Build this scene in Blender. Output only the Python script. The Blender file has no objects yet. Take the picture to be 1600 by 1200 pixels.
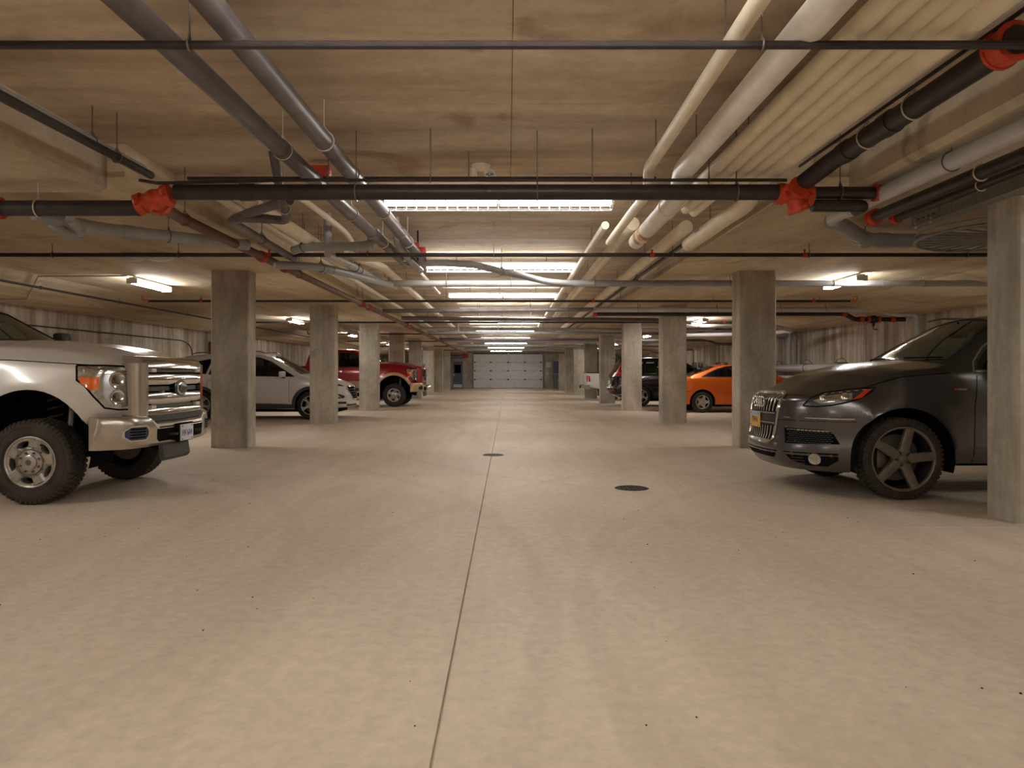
import bpy, bmesh, math, random
from mathutils import Vector, Matrix
from mathutils.bvhtree import BVHTree
PI = math.pi
random.seed(7)
SC = bpy.context.scene
COL = SC.collection

# ---------------------------------------------------------------- camera
EYE = 1.2                       # lens height above the floor
FPX = 1160.0                    # focal length in pixels of the 1600 px frame
cam_d = bpy.data.cameras.new('camera')
cam = bpy.data.objects.new('camera', cam_d)
COL.objects.link(cam)
cam.location = (0, 0, EYE)
cam.rotation_euler = (PI / 2, 0, 0)
cam_d.sensor_width = 36.0
cam_d.lens = 36.0 * FPX / 1600.0
cam_d.shift_x = 7 / 1600.0
cam_d.shift_y = -16 / 1600.0
cam_d.clip_start = 0.05
cam_d.clip_end = 300
SC.camera = cam

# ---------------------------------------------------------------- world, exposure
world = bpy.data.worlds.new('world')
SC.world = world
world.use_nodes = True
world.node_tree.nodes['Background'].inputs[0].default_value = (0.02, 0.02, 0.022, 1)
world.node_tree.nodes['Background'].inputs[1].default_value = 1.0
SC.view_settings.view_transform = 'Standard'
SC.view_settings.look = 'None'
SC.view_settings.gamma = 1.0
SC.view_settings.use_curve_mapping = False
SC.view_settings.exposure = 0.42
SC.cycles.max_bounces = 14
SC.cycles.diffuse_bounces = 8
SC.cycles.transparent_max_bounces = 12
SC.cycles.sample_clamp_indirect = 6.0
TUBE_POWER = 40.0               # emission of the fluorescent tubes (aisle)
SIDE_POWER = 95.0               # emission of the tubes over the stalls


# ---------------------------------------------------------------- materials
def lin(c):
    r = []
    for v in c[:3]:
        v = v / 255.0
        r.append(v / 12.92 if v <= 0.04045 else ((v + 0.055) / 1.055) ** 2.4)
    return (r[0], r[1], r[2], 1.0)


def new_mat(name):
    m = bpy.data.materials.new(name)
    m.use_nodes = True
    nt = m.node_tree
    return m, nt, nt.nodes['Principled BSDF']


def setp(b, **k):
    names = {'rough': 'Roughness', 'metal': 'Metallic', 'coat': 'Coat Weight', 'coatr': 'Coat Roughness', 'spec': 'Specular IOR Level'}
    for a, v in k.items():
        b.inputs[names[a]].default_value = v


def coords(nt, scale):
    g = nt.nodes.new('ShaderNodeNewGeometry')
    mp = nt.nodes.new('ShaderNodeMapping')
    mp.inputs['Scale'].default_value = scale
    nt.links.new(g.outputs['Position'], mp.inputs['Vector'])
    return mp.outputs['Vector']


def noise(nt, vec, scale, detail=4, rough=0.6, dist=0.0):
    n = nt.nodes.new('ShaderNodeTexNoise')
    n.inputs['Scale'].default_value = scale
    n.inputs['Detail'].default_value = detail
    n.inputs['Roughness'].default_value = rough
    n.inputs['Distortion'].default_value = dist
    nt.links.new(vec, n.inputs['Vector'])
    return n.outputs['Fac']


def ramp(nt, fac, stops):
    r = nt.nodes.new('ShaderNodeValToRGB')
    e = r.color_ramp.elements
    e[0].position, e[0].color = stops[0]
    e[1].position, e[1].color = stops[-1]
    for p, c in stops[1:-1]:
        k = e.new(p)
        k.color = c
    nt.links.new(fac, r.inputs[0])
    return r.outputs[0]


def mixc(nt, fac, a, b, mode='MIX'):
    m = nt.nodes.new('ShaderNodeMix')
    m.data_type = 'RGBA'
    m.blend_type = mode
    if isinstance(fac, float):
        m.inputs[0].default_value = fac
    else:
        nt.links.new(fac, m.inputs[0])
    for i, v in ((6, a), (7, b)):
        if isinstance(v, tuple):
            m.inputs[i].default_value = v
        else:
            nt.links.new(v, m.inputs[i])
    return m.outputs[2]


def bump(nt, b, h, strength=0.3, dist=0.01):
    n = nt.nodes.new('ShaderNodeBump')
    n.inputs['Strength'].default_value = strength
    n.inputs['Distance'].default_value = dist
    nt.links.new(h, n.inputs['Height'])
    nt.links.new(n.outputs[0], b.inputs['Normal'])


W4 = (1, 1, 1, 1)
K4 = (0, 0, 0, 1)


def simple(name, col, rough=0.5, metal=0.0, coat=0.0, var=0.12, vs=6.0, spec=0.5):
    """plain coloured surface with slight procedural variation"""
    m, nt, b = new_mat(name)
    c = lin(col)
    d = tuple(x * (1 - var) for x in c[:3]) + (1,)
    v = coords(nt, (1, 1, 1))
    f = noise(nt, v, vs, 5)
    nt.links.new(ramp(nt, f, [(0.35, d), (0.65, c)]), b.inputs['Base Color'])
    setp(b, rough=rough, metal=metal, coat=coat, spec=spec)
    return m


def concrete(name, light, dark, stretch=(1, 1, 1), big=0.6, fine=9.0, streak=None, stain=None, rough=0.85, bs=0.25, lo=0.35, hi=0.68):
    m, nt, b = new_mat(name)
    v = coords(nt, stretch)
    v1 = coords(nt, (1, 1, 1))
    f = noise(nt, v, big, 6, 0.62, 0.4)
    c = ramp(nt, f, [(lo, lin(dark)), (hi, lin(light))])
    g = noise(nt, v1, fine, 8, 0.7)
    c = mixc(nt, 0.55, c, ramp(nt, g, [(0.3, (0.72, 0.72, 0.72, 1)), (0.62, (1.08, 1.08, 1.08, 1))]), 'MULTIPLY')
    if streak:
        vs = coords(nt, streak[0])
        s = noise(nt, vs, streak[1], 5, 0.6)
        c = mixc(nt, streak[2], c, ramp(nt, s, [(0.38, (0.42, 0.38, 0.33, 1)), (0.62, (1.1, 1.1, 1.1, 1))]), 'MULTIPLY')
    if stain:
        s = noise(nt, v1, stain[0], 4, 0.5, 1.0)
        c = mixc(nt, ramp(nt, s, [(stain[1], K4), (stain[1] + 0.09, (stain[3],) * 3 + (1,))]), c, lin(stain[2]))
    nt.links.new(c, b.inputs['Base Color'])
    setp(b, rough=rough, spec=0.3)
    bump(nt, b, g, bs, 0.006)
    return m


M = {}
M['floor'] = concrete('floor_concrete', (226, 212, 193), (200, 186, 166), (1, 0.4, 1), 0.35, 14.0, stain=(0.4, 0.66, (178, 168, 152), 0.35), rough=0.62, bs=0.08)
def floor_marks():
    m = M['floor']
    nt = m.node_tree
    b = nt.nodes['Principled BSDF']
    src = b.inputs['Base Color'].links[0].from_socket
    # dirt drawn out along the driving direction
    d = noise(nt, coords(nt, (2.2, 0.16, 1)), 1.0, 5, 0.6, 0.8)
    c = mixc(nt, 0.28, src, ramp(nt, d, [(0.42, (0.80, 0.79, 0.78, 1)), (0.60, (1.04, 1.04, 1.04, 1))]), 'MULTIPLY')
    # curved tyre tracks turning out of the stalls
    for cx, cy in ((6.5, 3.5), (-7.5, 4.0), (5.5, 14.0), (-7.0, 15.0)):
        g = nt.nodes.new('ShaderNodeNewGeometry')
        mp = nt.nodes.new('ShaderNodeMapping')
        mp.inputs['Location'].default_value = (-cx, -cy, 0)
        nt.links.new(g.outputs['Position'], mp.inputs['Vector'])
        ln = nt.nodes.new('ShaderNodeVectorMath')
        ln.operation = 'LENGTH'
        nt.links.new(mp.outputs[0], ln.inputs[0])
        for R in (6.1, 7.7):
            s1 = nt.nodes.new('ShaderNodeMath')
            s1.operation = 'SUBTRACT'
            nt.links.new(ln.outputs['Value'], s1.inputs[0])
            s1.inputs[1].default_value = R
            s2 = nt.nodes.new('ShaderNodeMath')
            s2.operation = 'ABSOLUTE'
            nt.links.new(s1.outputs[0], s2.inputs[0])
            n2 = noise(nt, coords(nt, (1, 1, 1)), 1.3, 4)
            s3 = nt.nodes.new('ShaderNodeMath')
            s3.operation = 'MULTIPLY_ADD'
            nt.links.new(n2, s3.inputs[0])
            s3.inputs[1].default_value = 0.30
            nt.links.new(s2.outputs[0], s3.inputs[2])
            k = ramp(nt, s3.outputs[0], [(0.20, (0.945, 0.94, 0.935, 1)), (0.25, W4)])
            c = mixc(nt, 1.0, c, k, 'MULTIPLY')
    nt.links.new(c, b.inputs['Base Color'])


floor_marks()
M['ceiling'] = concrete('ceiling_concrete', (222, 206, 184), (172, 153, 131), (0.35, 1.6, 1), 0.9, 7.0, stain=(1.1, 0.60, (146, 118, 92), 0.6), bs=0.12)
M['soffit'] = concrete('soffit_concrete', (224, 208, 180), (176, 158, 130), (1.2, 0.3, 1), 0.9, 7.0, stain=(0.8, 0.62, (146, 120, 90), 0.5), bs=0.12)
M['beam'] = concrete('beam_concrete', (214, 202, 180), (172, 158, 134), (0.6, 0.6, 1.5), 0.8, 8.0, stain=(1.3, 0.6, (110, 92, 68), 0.5), bs=0.2)
M['column'] = concrete('column_concrete', (214, 208, 194), (166, 159, 145), (1, 1, 0.6), 1.1, 12.0, streak=((1, 1, 0.12), 7.0, 0.28), stain=(1.7, 0.66, (134, 126, 112), 0.45), bs=0.3)
M['wall'] = concrete('wall_concrete', (226, 216, 200), (188, 176, 158), (1, 1, 0.4), 0.8, 8.0, streak=((1, 1, 0.10), 3.4, 0.75), stain=(0.7, 0.62, (140, 124, 104), 0.45), bs=0.2)
M['black_steel'] = simple('black_steel_pipe', (62, 52, 52), 0.42, 0.3, vs=9, var=0.35)
M['brown_steel'] = simple('rusty_brown_pipe', (120, 84, 66), 0.6, 0.1, vs=5, var=0.4)
M['dark_grey_pipe'] = simple('dark_grey_pipe', (112, 104, 104), 0.42, 0.1, vs=4, var=0.35)
M['grey_pipe'] = simple('grey_plastic_pipe', (168, 168, 168), 0.45, 0.0, vs=3, var=0.22)
M['pale_pipe'] = simple('pale_grey_plastic', (196, 194, 194), 0.4, 0.0, vs=3, var=0.15)
M['cream_pipe'] = simple('cream_pipe_jacket', (240, 228, 204), 0.5, 0.0, vs=4, var=0.14)
M['white_pipe'] = simple('white_pipe_jacket', (244, 240, 230), 0.45, 0.0, vs=4, var=0.14)
M['red_fitting'] = simple('orange_red_coupling', (206, 70, 34), 0.5, 0.0, vs=14, var=0.35)
M['bright_red'] = simple('red_enamel', (206, 28, 30), 0.4)
M['copper'] = simple('copper_pipe', (206, 140, 108), 0.3, 0.6)
M['galv'] = simple('galvanised_steel', (150, 148, 142), 0.4, 0.6, vs=18, var=0.25)
M['rod'] = simple('hanger_rod', (120, 112, 104), 0.45, 0.5)
M['pale_strap'] = simple('pale_pipe_strap', (214, 204, 190), 0.45, 0.2)
M['fixture'] = simple('white_fixture_enamel', (226, 226, 222), 0.4)
M['pale_beige'] = simple('beige_plastic', (238, 228, 208), 0.45)
M['wire'] = simple('white_wire', (220, 220, 226), 0.4)
M['door_panel'] = simple('garage_door_white', (240, 243, 248), 0.45, vs=3, var=0.1)
M['hinge'] = simple('dark_hinge', (70, 66, 62), 0.5, 0.5)
M['blue_grey'] = simple('blue_grey_paint', (104, 116, 136), 0.45, vs=3)
M['frame_beige'] = simple('beige_frame', (178, 166, 142), 0.5)
M['brass'] = simple('brass', (190, 150, 84), 0.35, 0.8)
M['iron'] = simple('cast_iron', (54, 46, 42), 0.65, 0.3, vs=30, var=0.4)
M['green_grey'] = simple('green_grey_box', (120, 128, 118), 0.5)
M['grate_dark'] = simple('drain_void', (30, 27, 24), 0.9)
M['rust_frame'] = simple('rusty_door_frame', (104, 62, 38), 0.7, vs=9, var=0.4)


def emission(name, col, s):
    m = bpy.data.materials.new(name)
    m.use_nodes = True
    nt = m.node_tree
    nt.nodes.clear()
    e = nt.nodes.new('ShaderNodeEmission')
    o = nt.nodes.new('ShaderNodeOutputMaterial')
    e.inputs[0].default_value = col
    e.inputs[1].default_value = s
    nt.links.new(e.outputs[0], o.inputs[0])
    return m


M['tube'] = emission('fluorescent_tube', (1.0, 0.965, 0.915, 1), TUBE_POWER)
M['tube_side'] = emission('fluorescent_tube_stalls', (1.0, 0.965, 0.93, 1), SIDE_POWER)


def paint(name, col, metal=0.0, rough=0.3, dirt=(150, 138, 120), dirt_amt=0.35, coat=0.6):
    m, nt, b = new_mat(name)
    tc = nt.nodes.new('ShaderNodeTexCoord')
    v = tc.outputs['Object']
    f = noise(nt, v, 2.2, 6, 0.6)
    mp = nt.nodes.new('ShaderNodeMapping')
    mp.inputs['Scale'].default_value = (1, 1, 0.18)
    nt.links.new(v, mp.inputs['Vector'])
    g = noise(nt, mp.outputs[0], 5.0, 5)
    # road dirt is a real film that thins out above the sills
    sep = nt.nodes.new('ShaderNodeSeparateXYZ')
    nt.links.new(v, sep.inputs[0])
    mr = nt.nodes.new('ShaderNodeMapRange')
    mr.inputs[1].default_value = 0.25
    mr.inputs[2].default_value = 1.0
    mr.inputs[3].default_value = 1.0
    mr.inputs[4].default_value = 0.12
    nt.links.new(sep.outputs[2], mr.inputs[0])
    mu = nt.nodes.new('ShaderNodeMath')
    mu.operation = 'MULTIPLY'
    nt.links.new(mr.outputs[0], mu.inputs[0])
    nt.links.new(g, mu.inputs[1])
    m2 = nt.nodes.new('ShaderNodeMath')
    m2.operation = 'MULTIPLY'
    nt.links.new(mu.outputs[0], m2.inputs[0])
    m2.inputs[1].default_value = dirt_amt * 1.6
    c = mixc(nt, m2.outputs[0], lin(col), lin(dirt))
    nt.links.new(c, b.inputs['Base Color'])
    r = nt.nodes.new('ShaderNodeMapRange')
    r.inputs[3].default_value = rough
    r.inputs[4].default_value = min(1, rough + 0.3)
    nt.links.new(m2.outputs[0], r.inputs[0])
    nt.links.new(r.outputs[0], b.inputs['Roughness'])
    setp(b, metal=metal, coat=coat, coatr=0.12)
    return m


def glass(name, tint, alpha, rough=0.03):
    m = bpy.data.materials.new(name)
    m.use_nodes = True
    nt = m.node_tree
    nt.nodes.clear()
    t = nt.nodes.new('ShaderNodeBsdfTransparent')
    t.inputs[0].default_value = tuple(x * alpha for x in tint) + (1,)
    g = nt.nodes.new('ShaderNodeBsdfGlossy')
    g.inputs['Roughness'].default_value = rough
    g.inputs[0].default_value = (0.9, 0.95, 0.93, 1)
    fr = nt.nodes.new('ShaderNodeFresnel')
    fr.inputs[0].default_value = 1.5
    mx = nt.nodes.new('ShaderNodeMixShader')
    o = nt.nodes.new('ShaderNodeOutputMaterial')
    nt.links.new(fr.outputs[0], mx.inputs[0])
    nt.links.new(t.outputs[0], mx.inputs[1])
    nt.links.new(g.outputs[0], mx.inputs[2])
    nt.links.new(mx.outputs[0], o.inputs[0])
    return m


M['glass'] = glass('windscreen_glass', (0.72, 0.95, 0.82), 0.85)
M['glass_dark'] = glass('tinted_side_glass', (0.5, 0.56, 0.54), 0.35)
M['lens'] = glass('clear_lamp_lens', (1, 1, 1), 0.9)
M['rubber'] = simple('tyre_rubber', (66, 56, 48), 0.85, vs=7, var=0.45)
M['rubber_clean'] = simple('tyre_rubber_clean', (44, 42, 41), 0.8, vs=7, var=0.3)
M['alloy'] = simple('silver_alloy', (188, 182, 172), 0.35, 0.75, vs=8, var=0.2)
M['alloy_dull'] = simple('dusty_grey_alloy', (128, 116, 102), 0.5, 0.35, vs=10, var=0.3)
M['alloy_dark'] = simple('wheel_barrel', (58, 52, 46), 0.6, 0.4)
M['disc'] = simple('brake_disc', (110, 104, 98), 0.45, 0.6)
M['chrome'] = simple('chrome', (222, 220, 216), 0.12, 1.0, var=0.06)
M['chrome_dull'] = simple('dusty_chrome', (206, 198, 186), 0.27, 0.9, vs=5, var=0.2)
M['black_plastic'] = simple('black_plastic', (34, 33, 34), 0.55, spec=0.4)
M['grey_plastic'] = simple('grey_plastic_cladding', (72, 70, 70), 0.65)
M['void'] = simple('black_void', (14, 13, 13), 0.9, spec=0.1)
M['interior'] = simple('dark_interior', (52, 49, 47), 0.85)
M['interior_light'] = simple('grey_seat_fabric', (116, 110, 104), 0.9)
M['amber'] = simple('amber_lens', (240, 112, 16), 0.25, coat=0.5)
M['red_orange'] = simple('side_marker_lens', (214, 66, 28), 0.25, coat=0.5)
M['red_lens'] = simple('red_lens', (200, 14, 20), 0.2, coat=0.7)
M['reflector'] = simple('lamp_reflector', (232, 232, 232), 0.14, 0.95, var=0.3, vs=22)
M['lamp_dark'] = simple('lamp_bezel', (92, 92, 96), 0.25, 0.6)
M['plate_white'] = simple('plate_white', (222, 220, 226), 0.5)
M['plate_gold'] = simple('plate_gold', (216, 172, 84), 0.5)
M['plate_blue'] = simple('plate_blue', (74, 78, 158), 0.5)
M['plate_sky'] = simple('plate_sky', (150, 160, 190), 0.5)
M['plate_brown'] = simple('plate_brown', (104, 66, 34), 0.5)
M['badge_blue'] = simple('badge_steel_blue', (72, 78, 98), 0.3, 0.5)
M['brown_rust'] = simple('rusty_chassis', (96, 68, 48), 0.8, vs=9, var=0.5)
M['paint_white_truck'] = paint('pearl_white_paint', (214, 208, 200), 0.1, 0.32, (138, 118, 96), 0.45)
M['paint_grey'] = paint('metallic_graphite_paint', (88, 86, 88), 0.75, 0.24, (104, 92, 80), 0.4)
M['paint_white'] = paint('white_paint', (226, 226, 230), 0.0, 0.28, (176, 160, 138), 0.5)
M['paint_red'] = paint('deep_red_paint', (150, 14, 26), 0.2, 0.25, (130, 60, 50), 0.2)
M['paint_tan'] = paint('tan_paint', (190, 160, 122), 0.2, 0.35, (150, 130, 100), 0.3)
M['paint_orange'] = paint('metallic_orange_paint', (226, 106, 22), 0.4, 0.28, (170, 100, 60), 0.2)
M['paint_black'] = paint('black_paint', (28, 26, 30), 0.2, 0.18, (90, 80, 72), 0.2)
M['paint_offwhite'] = paint('plain_white_paint', (220, 218, 214), 0.0, 0.35, (170, 160, 140), 0.3)


# ---------------------------------------------------------------- mesh helpers
class MB:
    """collects primitives and links them as ONE mesh object"""
    def __init__(s):
        s.v, s.f = [], []

    def add(s, vs, fs, mt=None):
        o = len(s.v)
        for p in vs:
            p = Vector(p)
            s.v.append(tuple(mt @ p) if mt else tuple(p))
        for f in fs:
            s.f.append(tuple(i + o for i in f))
        return s

    def box(s, x0, x1, y0, y1, z0, z1, mt=None):
        vs = [(x0, y0, z0), (x1, y0, z0), (x1, y1, z0), (x0, y1, z0), (x0, y0, z1), (x1, y0, z1), (x1, y1, z1), (x0, y1, z1)]
        return s.add(vs, [(0, 3, 2, 1), (4, 5, 6, 7), (0, 1, 5, 4), (1, 2, 6, 5), (2, 3, 7, 6), (3, 0, 4, 7)], mt)

    def bbox(s, x0, x1, y0, y1, z0, z1, b=0.01):
        """box with chamfered edges"""
        vs, fs = [], []
        bm = bmesh.new()
        bmesh.ops.create_cube(bm, size=1.0)
        for v in bm.verts:
            v.co = Vector(((x0 + x1) / 2 + v.co.x * (x1 - x0), (y0 + y1) / 2 + v.co.y * (y1 - y0), (z0 + z1) / 2 + v.co.z * (z1 - z0)))
        bmesh.ops.bevel(bm, geom=list(bm.edges), offset=b, segments=2, affect='EDGES', profile=0.6)
        bm.verts.ensure_lookup_table()
        s.add([v.co for v in bm.verts], [[v.index for v in f.verts] for f in bm.faces])
        bm.free()
        return s

    def lathe(s, prof, seg=24, mt=None, a0=0.0, a1=2 * PI):
        """revolve (r, h) profile round local z"""
        full = abs(a1 - a0 - 2 * PI) < 1e-6
        n = len(prof)
        vs, fs = [], []
        m = seg if full else seg + 1
        for i in range(m):
            a = a0 + (a1 - a0) * i / seg
            for r, h in prof:
                vs.append((r * math.cos(a), r * math.sin(a), h))
        for i in range(seg):
            j = (i + 1) % m if full else i + 1
            for k in range(n - 1):
                fs.append((i * n + k, j * n + k, j * n + k + 1, i * n + k + 1))
        return s.add(vs, fs, mt)

    def cyl(s, p, q, r, seg=12, r2=None, caps=True):
        p, q = Vector(p), Vector(q)
        d = q - p
        mt = Matrix.Translation(p) @ d.to_track_quat('Z', 'Y').to_matrix().to_4x4()
        r2 = r if r2 is None else r2
        pr = [(r, 0), (r2, d.length)]
        if caps:
            pr = [(0.0001, 0)] + pr + [(0.0001, d.length)]
        return s.lathe(pr, seg, mt)

    def tube(s, pts, r, seg=14, bend=None, caps=True):
        """round pipe through points, corners rounded"""
        pts = [Vector(p) for p in pts]
        if bend is None:
            bend = r * 1.6
        path = [pts[0]]
        for i in range(1, len(pts) - 1):
            a, b, c = pts[i - 1], pts[i], pts[i + 1]
            d1, d2 = (a - b), (c - b)
            k = min(bend, d1.length * 0.45, d2.length * 0.45)
            p0, p2 = b + d1.normalized() * k, b + d2.normalized() * k
            for t in (0, 0.25, 0.5, 0.75, 1):
                path.append((1 - t) ** 2 * p0 + 2 * t * (1 - t) * b + t * t * p2)
        path.append(pts[-1])
        n = len(path)
        t0 = (path[1] - path[0]).normalized()
        up = Vector((0, 0, 1)) if abs(t0.z) < 0.9 else Vector((1, 0, 0))
        nrm = t0.cross(up).normalized()
        vs, fs = [], []
        for i, p in enumerate(path):
            if i == 0:
                t = t0
            elif i == n - 1:
                t = (path[-1] - path[-2]).normalized()
            else:
                t = ((path[i + 1] - p).normalized() + (p - path[i - 1]).normalized()).normalized()
            nrm = (nrm - t * nrm.dot(t)).normalized()
            bn = t.cross(nrm)
            for k in range(seg):
                a = 2 * PI * k / seg
                vs.append(p + (nrm * math.cos(a) + bn * math.sin(a)) * r)
        for i in range(n - 1):
            for k in range(seg):
                l = (k + 1) % seg
                fs.append((i * seg + k, i * seg + l, (i + 1) * seg + l, (i + 1) * seg + k))
        if caps:
            fs.append(tuple(range(seg - 1, -1, -1)))
            fs.append(tuple(range((n - 1) * seg, n * seg)))
        return s.add(vs, fs)

    def torus(s, c, axis, R, r, seg=24, rs=8, a0=0, a1=2 * PI):
        ax = Vector(axis)
        mt = Matrix.Translation(Vector(c)) @ ax.to_track_quat('Z', 'Y').to_matrix().to_4x4()
        pr = [(R + r * math.cos(2 * PI * k / rs), r * math.sin(2 * PI * k / rs)) for k in range(rs + 1)]
        return s.lathe(pr, seg, mt, a0, a1)

    def sphere(s, c, r, seg=14, sc=(1, 1, 1)):
        pr = [(max(0.0001, r * math.sin(PI * k / 10)), -r * math.cos(PI * k / 10)) for k in range(11)]
        mt = Matrix.Translation(Vector(c)) @ Matrix.Diagonal((sc[0], sc[1], sc[2], 1))
        return s.lathe(pr, seg, mt)

    def prism(s, poly, h0, h1, mt=None):
        """polygon in local xy extruded along z"""
        n = len(poly)
        vs = [(a, b, h0) for a, b in poly] + [(a, b, h1) for a, b in poly]
        fs = [tuple(range(n - 1, -1, -1)), tuple(range(n, 2 * n))] + [(i, (i + 1) % n, n + (i + 1) % n, n + i) for i in range(n)]
        return s.add(vs, fs, mt)

    def build(s, name, mat, parent=None, smooth=True, angle=35):
        me = bpy.data.meshes.new(name)
        me.from_pydata(s.v, [], s.f)
        me.materials.append(mat)
        o = bpy.data.objects.new(name, me)
        COL.objects.link(o)
        bm = bmesh.new()
        bm.from_mesh(me)
        bmesh.ops.remove_doubles(bm, verts=bm.verts, dist=1e-5)
        bmesh.ops.recalc_face_normals(bm, faces=bm.faces)
        bm.to_mesh(me)
        bm.free()
        if smooth:
            me.shade_smooth()
            me.set_sharp_from_angle(angle=math.radians(angle))
        if parent:
            o.parent = parent
        return o


def tag(o, label=None, cat=None, group=None, kind=None):
    if label:
        o['label'] = label
    if cat:
        o['category'] = cat
    if group:
        o['group'] = group
    if kind:
        o['kind'] = kind
    return o


def empty(name, loc=(0, 0, 0), rz=0.0, sc=1.0):
    o = bpy.data.objects.new(name, None)
    COL.objects.link(o)
    o.location = loc
    o.rotation_euler = (0, 0, rz)
    o.scale = (sc, sc, sc)
    o.empty_display_size = 0.1
    return o


def clone(o, parent=None):
    c = o.copy()
    COL.objects.link(c)
    c.parent = parent
    for ch in list(o.children):
        clone(ch, c)
    return c


def text_obj(txt, size, depth, mat, name, parent, mt, squash=1.0, align='CENTER'):
    cu = bpy.data.curves.new(name, 'FONT')
    cu.body = txt
    cu.size = size
    cu.extrude = depth
    cu.align_x = align
    cu.align_y = 'CENTER'
    cu.resolution_u = 3
    tmp = bpy.data.objects.new(name, cu)
    me = bpy.data.meshes.new_from_object(tmp)
    bpy.data.objects.remove(tmp)
    me.transform(mt @ Matrix.Diagonal((squash, 1, 1, 1)))
    me.materials.clear()
    me.materials.append(mat)
    o = bpy.data.objects.new(name, me)
    COL.objects.link(o)
    o.parent = parent
    return o
# ---------------------------------------------------------------- the room
Y0, Y1 = -8.0, 62.0
XL, XR = -10.2, 10.0
ZC = 3.15                      # aisle ceiling
ZB = 2.87                      # underside of the flat bands that carry the columns
BL, BR = -3.25, 2.6            # inner edges of the bands


def struct(name, mb, mat, label=None, smooth=False, parent=None):
    o = mb.build(name, mat, parent, smooth)
    if not parent:
        o['kind'] = 'structure'
    if label:
        o['label'] = label
    return o


# floor: slabs with sawn joints between them
fl = struct('floor', MB().box(XL, XR, Y0, Y1, -0.3, -0.02), M['floor'], 'beige concrete floor with sawn joints')
ys = [Y0, -2.6, 5.8, 8.8, 12.15, 15.2, 18.15, 24.15, 30.15, 36.15, 42.15, 48.15, 54.15, Y1]
xs = [XL, -0.235, XR]
for i in range(len(ys) - 1):
    for j in range(2):
        g = 0.0035
        a, b, c, d = xs[j] + g, xs[j + 1] - g, ys[i] + g, ys[i + 1] - g
        MB().add([(a, c, -0.02), (b, c, -0.02), (b, d, -0.02), (a, d, -0.02), (a, c, -0.004), (b, c, -0.004), (b, d, -0.004), (a, d, -0.004),
                  (a + .003, c + .003, 0), (b - .003, c + .003, 0), (b - .003, d - .003, 0), (a + .003, d - .003, 0)],
                 [(0, 1, 5, 4), (1, 2, 6, 5), (2, 3, 7, 6), (3, 0, 4, 7), (4, 5, 9, 8), (5, 6, 10, 9), (6, 7, 11, 10), (7, 4, 8, 11), (8, 9, 10, 11)]
                 ).build('floor_slab', M['floor'], fl, False)

# aisle ceiling: formwork panels with open joints
ce = struct('ceiling', MB().box(XL, XR, Y0, Y1, ZC + 0.012, ZC + 0.3), M['ceiling'], 'brown stained board-formed concrete ceiling over the aisle')
cy = [Y0, -0.36, 5.37, 7.25, 7.6, 11.1, 16.8, 22.5, 28.2, 33.9, 39.6, 45.3, 51.0, 56.7, Y1]
for i in range(len(cy) - 1):
    for a, b in ((BL - 0.3, 0.03), (0.03, BR + 0.5)):
        g = 0.003
        z = ZC - 0.075 if i == 3 else ZC
        MB().box(a + g, b - g, cy[i] + g, cy[i + 1] - g, z, ZC + 0.02).build('ceiling_panel', M['ceiling'], ce, False)

# low bands over the columns, sloped thickening to the walls
for sd, nm, bi, wall, slope0, slope1, side in ((-1, 'left', BL, XL, -7.9, -9.0, 'left'), (1, 'right', BR, XR, 7.5, 8.6, 'right')):
    prof = [(bi, ZC + 0.05), (bi, ZB + 0.012), (bi + sd * 0.012, ZB), (slope0, ZB), (slope1, 2.63), (wall, 2.63), (wall, ZC + 0.05)]
    n = len(prof)
    mb = MB()
    segs = [6.3] + [6.3 + 6.0 * k for k in range(1, 10)] + [Y1]
    bd = None
    for k in range(len(segs) - 1):
        ya, yb = segs[k] + 0.003, segs[k + 1] - 0.003
        m1 = MB().add([(x, ya, z) for x, z in prof] + [(x, yb, z) for x, z in prof],
                      [tuple(range(n)), tuple(range(2 * n - 1, n - 1, -1))] + [(i, (i + 1) % n, n + (i + 1) % n, n + i) for i in range(n)])
        if bd is None:
            bd = struct('ceiling_band', m1, M['soffit'], 'lower concrete ceiling band over the %s row of columns' % side)
        else:
            m1.build('band_panel', M['soffit'], bd, False)
    nb = -3.4 if sd < 0 else 2.9
    xo = wall
    p2 = [(nb, ZC + 0.05), (nb, 2.78), (nb + sd * 0.05, 2.74), (xo, 2.74), (xo, ZC + 0.05)]
    n = 5
    struct('drop_beam', MB().add([(x, Y0, z) for x, z in p2] + [(x, 6.3, z) for x, z in p2],
           [tuple(range(n)), tuple(range(2 * n - 1, n - 1, -1))] + [(i, (i + 1) % n, n + (i + 1) % n, n + i) for i in range(n)]),
           M['beam'], 'deep rough concrete drop beam ending above the near %s column' % side)

# walls: formwork panels 1.22 m wide in two lifts
for nm, x, sd in (('wall_left', XL, -1), ('wall_right', XR, 1)):
    w = struct(nm, MB().box(x + sd * 0.012, x + sd * 0.3, Y0, Y1, -0.3, ZC + 0.3) if sd > 0 else MB().box(x - 0.3, x - 0.012, Y0, Y1, -0.3, ZC + 0.3),
               M['wall'], 'board-marked grey concrete side wall with water stains')
    proto = {}
    for k, (za, zb) in enumerate(((0, 2.075), (2.087, 2.64))):
        y = 12.2
        while y < Y1 - 0.1:
            if k not in proto:
                mb = MB().box(-0.014, 0, 0.006, 1.214, za, zb) if sd < 0 else MB().box(0, 0.014, 0.006, 1.214, za, zb)
                o = mb.build('wall_panel', M['wall'], w, False)
                proto[k] = o.data
                o.location = (x, y, 0)
            else:
                o = bpy.data.objects.new('wall_panel', proto[k])
                COL.objects.link(o)
                o.parent = w
                o.location = (x, y, 0)
            y += 1.22
    struct(nm + '_near', (MB().box(x, x + 0.014, Y0, 12.2, 0, 2.75) if sd > 0 else MB().box(x - 0.014, x, Y0, 12.2, 0, 2.75)), M['wall'], parent=w)
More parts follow.
